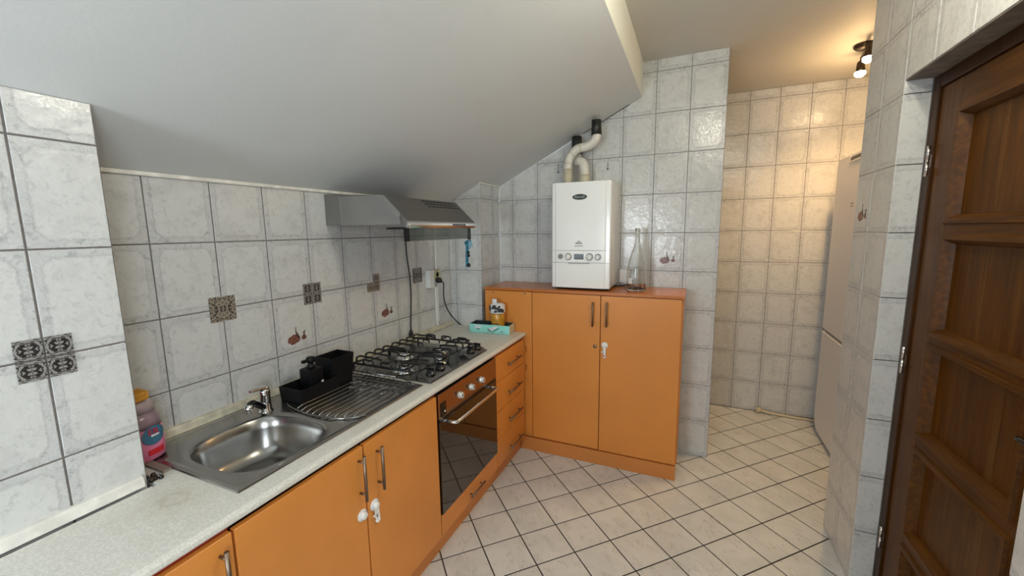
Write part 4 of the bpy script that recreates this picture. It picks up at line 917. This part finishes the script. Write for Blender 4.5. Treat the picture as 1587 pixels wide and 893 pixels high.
bx('strip', 'sink_shade', te, 0.120, 0.236, -2.262, -2.2395, 0.8435, 0.850, bev=0.002)  # flat slab painting the shadow strip along the sink's edge
for k in range(7):
    a = Vector((0.215+0.05*random.random(), -2.302+0.034*random.random(), 0.8435)); s = 0.004+0.004*random.random()
    bm = B(); lathe(bm, a, [(s, 0), (s*1.2, s), (s*0.7, s*2), (0.001, s*2.2)], 10); obj('bit', bm, 'brown' if k % 2 else 'blackgloss', te)
bm = B(); lathe(bm, (0.252, -2.277, 0.8435), [(0.004, 0), (0.007, 0.004), (0.007, 0.008), (0.001, 0.012)], 14); obj('bead', bm, 'bright', te)

# ------------------------------------------------------------------ fridge and hose in the alcove
fg = thing('fridge', (2.80, 0.43, 0), 'tall white two-door fridge at the right, half hidden by the tiled wall', 'fridge')
FY0, FY1 = 0.12, 0.73
bx('cabinet', 'fridge', fg, 2.56, 3.10, FY0, FY1, 0.04, 1.955, bev=0.012)
def fdoor(z0, z1, rt_, rb):
    bm = B(); n = 8; ys = FY1; out = []
    pts = []
    def arc(cy, cz, r, a0, a1):
        for k in range(n+1):
            a = a0+(a1-a0)*k/n; pts.append((2.512, cy+r*math.cos(a), cz+r*math.sin(a)))
    if rb > 0: arc(ys-rb, z0+rb, rb, -math.pi/2, 0)
    else: pts.append((2.512, ys, z0))
    if rt_ > 0: arc(ys-rt_, z1-rt_, rt_, 0, math.pi/2)
    else: pts.append((2.512, ys, z1))
    pts.append((2.512, FY0, z1)); pts.append((2.512, FY0, z0))
    prism(bm, pts, (0.052, 0, 0), 0.0); return bm
dtop = obj('door', fdoor(0.795, 1.975, 0.05, 0), 'fridge', fg); dbot = obj('door', fdoor(0.03, 0.772, 0, 0.11), 'fridge', fg)
bx('hinge_recess', 'brown', dtop, 2.5095, 2.514, 0.15, 0.47, 1.938, 1.960)
bx('trim_line', 'labelwhite', dtop, 2.509, 2.514, 0.15, 0.480, 1.928, 1.937); bx('trim_line', 'labelwhite', dtop, 2.509, 2.514, 0.472, 0.480, 1.937, 1.968)
bx('handle_recess', 'greyplastic', dbot, 2.535, 2.566, 0.20, 0.70, 0.772, 0.796); bx('handle_lip', 'labelwhite', dbot, 2.505, 2.53, 0.20, 0.715, 0.765, 0.774, bev=0.002)
bx('logo', 'greymark', dtop, 2.5108, 2.5125, 0.345, 0.395, 1.665, 1.672); bx('logo', 'greymark', dtop, 2.5108, 2.5125, 0.350, 0.390, 1.648, 1.654)
bx('base', 'black', fg, 2.60, 3.08, FY0+0.02, FY1-0.02, 0.0, 0.04)
bm = B(); tube(bm, [(2.195, 0.905, 0.022), (2.24, 0.895, 0.014), (2.40, 0.885, 0.010), (2.62, 0.88, 0.010), (2.75, 0.85, 0.010)], 0.010, 12, smooth_path=2)
hs = obj('hose', bm, 'hose', label='thin cream hose lying along the foot of the far wall', cat='hose')
bm = B(); lathe(bm, (2.175, 0.905, 0.022), [(0.001, -0.022), (0.018, -0.018), (0.023, 0.0), (0.020, 0.016), (0.010, 0.024), (0.001, 0.026)], 18, (0.6, -0.2, 0.5)); obj('hose_end', bm, 'hose', hs)

# ------------------------------------------------------------------ ceiling spotlights
def spotlight(loc, heads, label, bulbm, power, color, cone):
    x, y, z = loc
    r = thing('ceiling_spotlight', loc, label, 'lamp')
    bm = B(); lathe(bm, (x, y, z), [(0.055, 0), (0.055, -0.012), (0.045, -0.022), (0.001, -0.024)], 28); obj('base', bm, 'brown', r)
    hs = [Vector(h) for h in heads]
    bm = B(); a, b = hs[0], hs[-1]; tube(bm, [(a.x, a.y, z-0.032), (b.x, b.y, z-0.032)], 0.008, 10); obj('bar', bm, 'brown', r)
    for h in hs:
        bm = B(); tube(bm, [(h.x, h.y, z-0.03), (h.x, h.y, z-0.055)], 0.006, 8); lathe(bm, (h.x, h.y, z-0.05), [(0.014, 0), (0.020, -0.010), (0.022, -0.045), (0.026, -0.066), (0.024, -0.066), (0.018, -0.045)], 20); s = obj('lamp_head', bm, 'brown', r)
        bm = B(); lathe(bm, (h.x, h.y, z-0.108), [(0.001, 0.010), (0.020, 0.004), (0.028, -0.008), (0.026, -0.022), (0.014, -0.032), (0.001, -0.034)], 20); obj('bulb', bm, bulbm, s, smooth=True)
        for typ, pw in (('SPOT', power[0]), ('POINT', power[1])):
            if pw <= 0: continue
            d = bpy.data.lights.new('bulb_light', typ); d.energy = pw; d.color = color; d.shadow_soft_size = 0.03
            if typ == 'SPOT': d.spot_size = math.radians(cone); d.spot_blend = 0.8
            o = bpy.data.objects.new('bulb_light', d); COL.objects.link(o); o.parent = r; o.location = (h.x-x, h.y-y, -0.175)
    return r
spotlight((2.480, 0.30, 2.57), [(2.463, 0.17, 0), (2.503, 0.43, 0)], 'small brown ceiling spotlight with two lit bulbs in the passage by the fridge', 'bulb', (23.0, 1.8), (1.0, 0.61, 0.27), 145)
spotlight((1.93, -1.65, 2.57), [(1.75, -1.60, 0), (2.11, -1.70, 0)], 'ceiling spotlight with two lit bulbs in front of the wooden door, above the photo frame', 'bulb2', (0.0, 8.5), (1.0, 0.95, 0.78), 168)

# repeats of a kind share a group
for name, g in (('base_cabinet', 'orange base units under the worktop'), ('oven_cabinet', 'orange base units under the worktop'), ('drawer_cabinet', 'orange base units under the worktop'),
                ('flue_pipe', 'white flue pipes on top of the boiler'), ('wall_plug', 'dark wall plugs beside the flue pipes'),
                ('ceiling_spotlight', 'brown ceiling spotlights'), ('wall_socket', 'sockets on the tiled walls')):
    for o in sc.objects:
        if o.parent is None and o.name.split('.')[0] == name: o['group'] = g
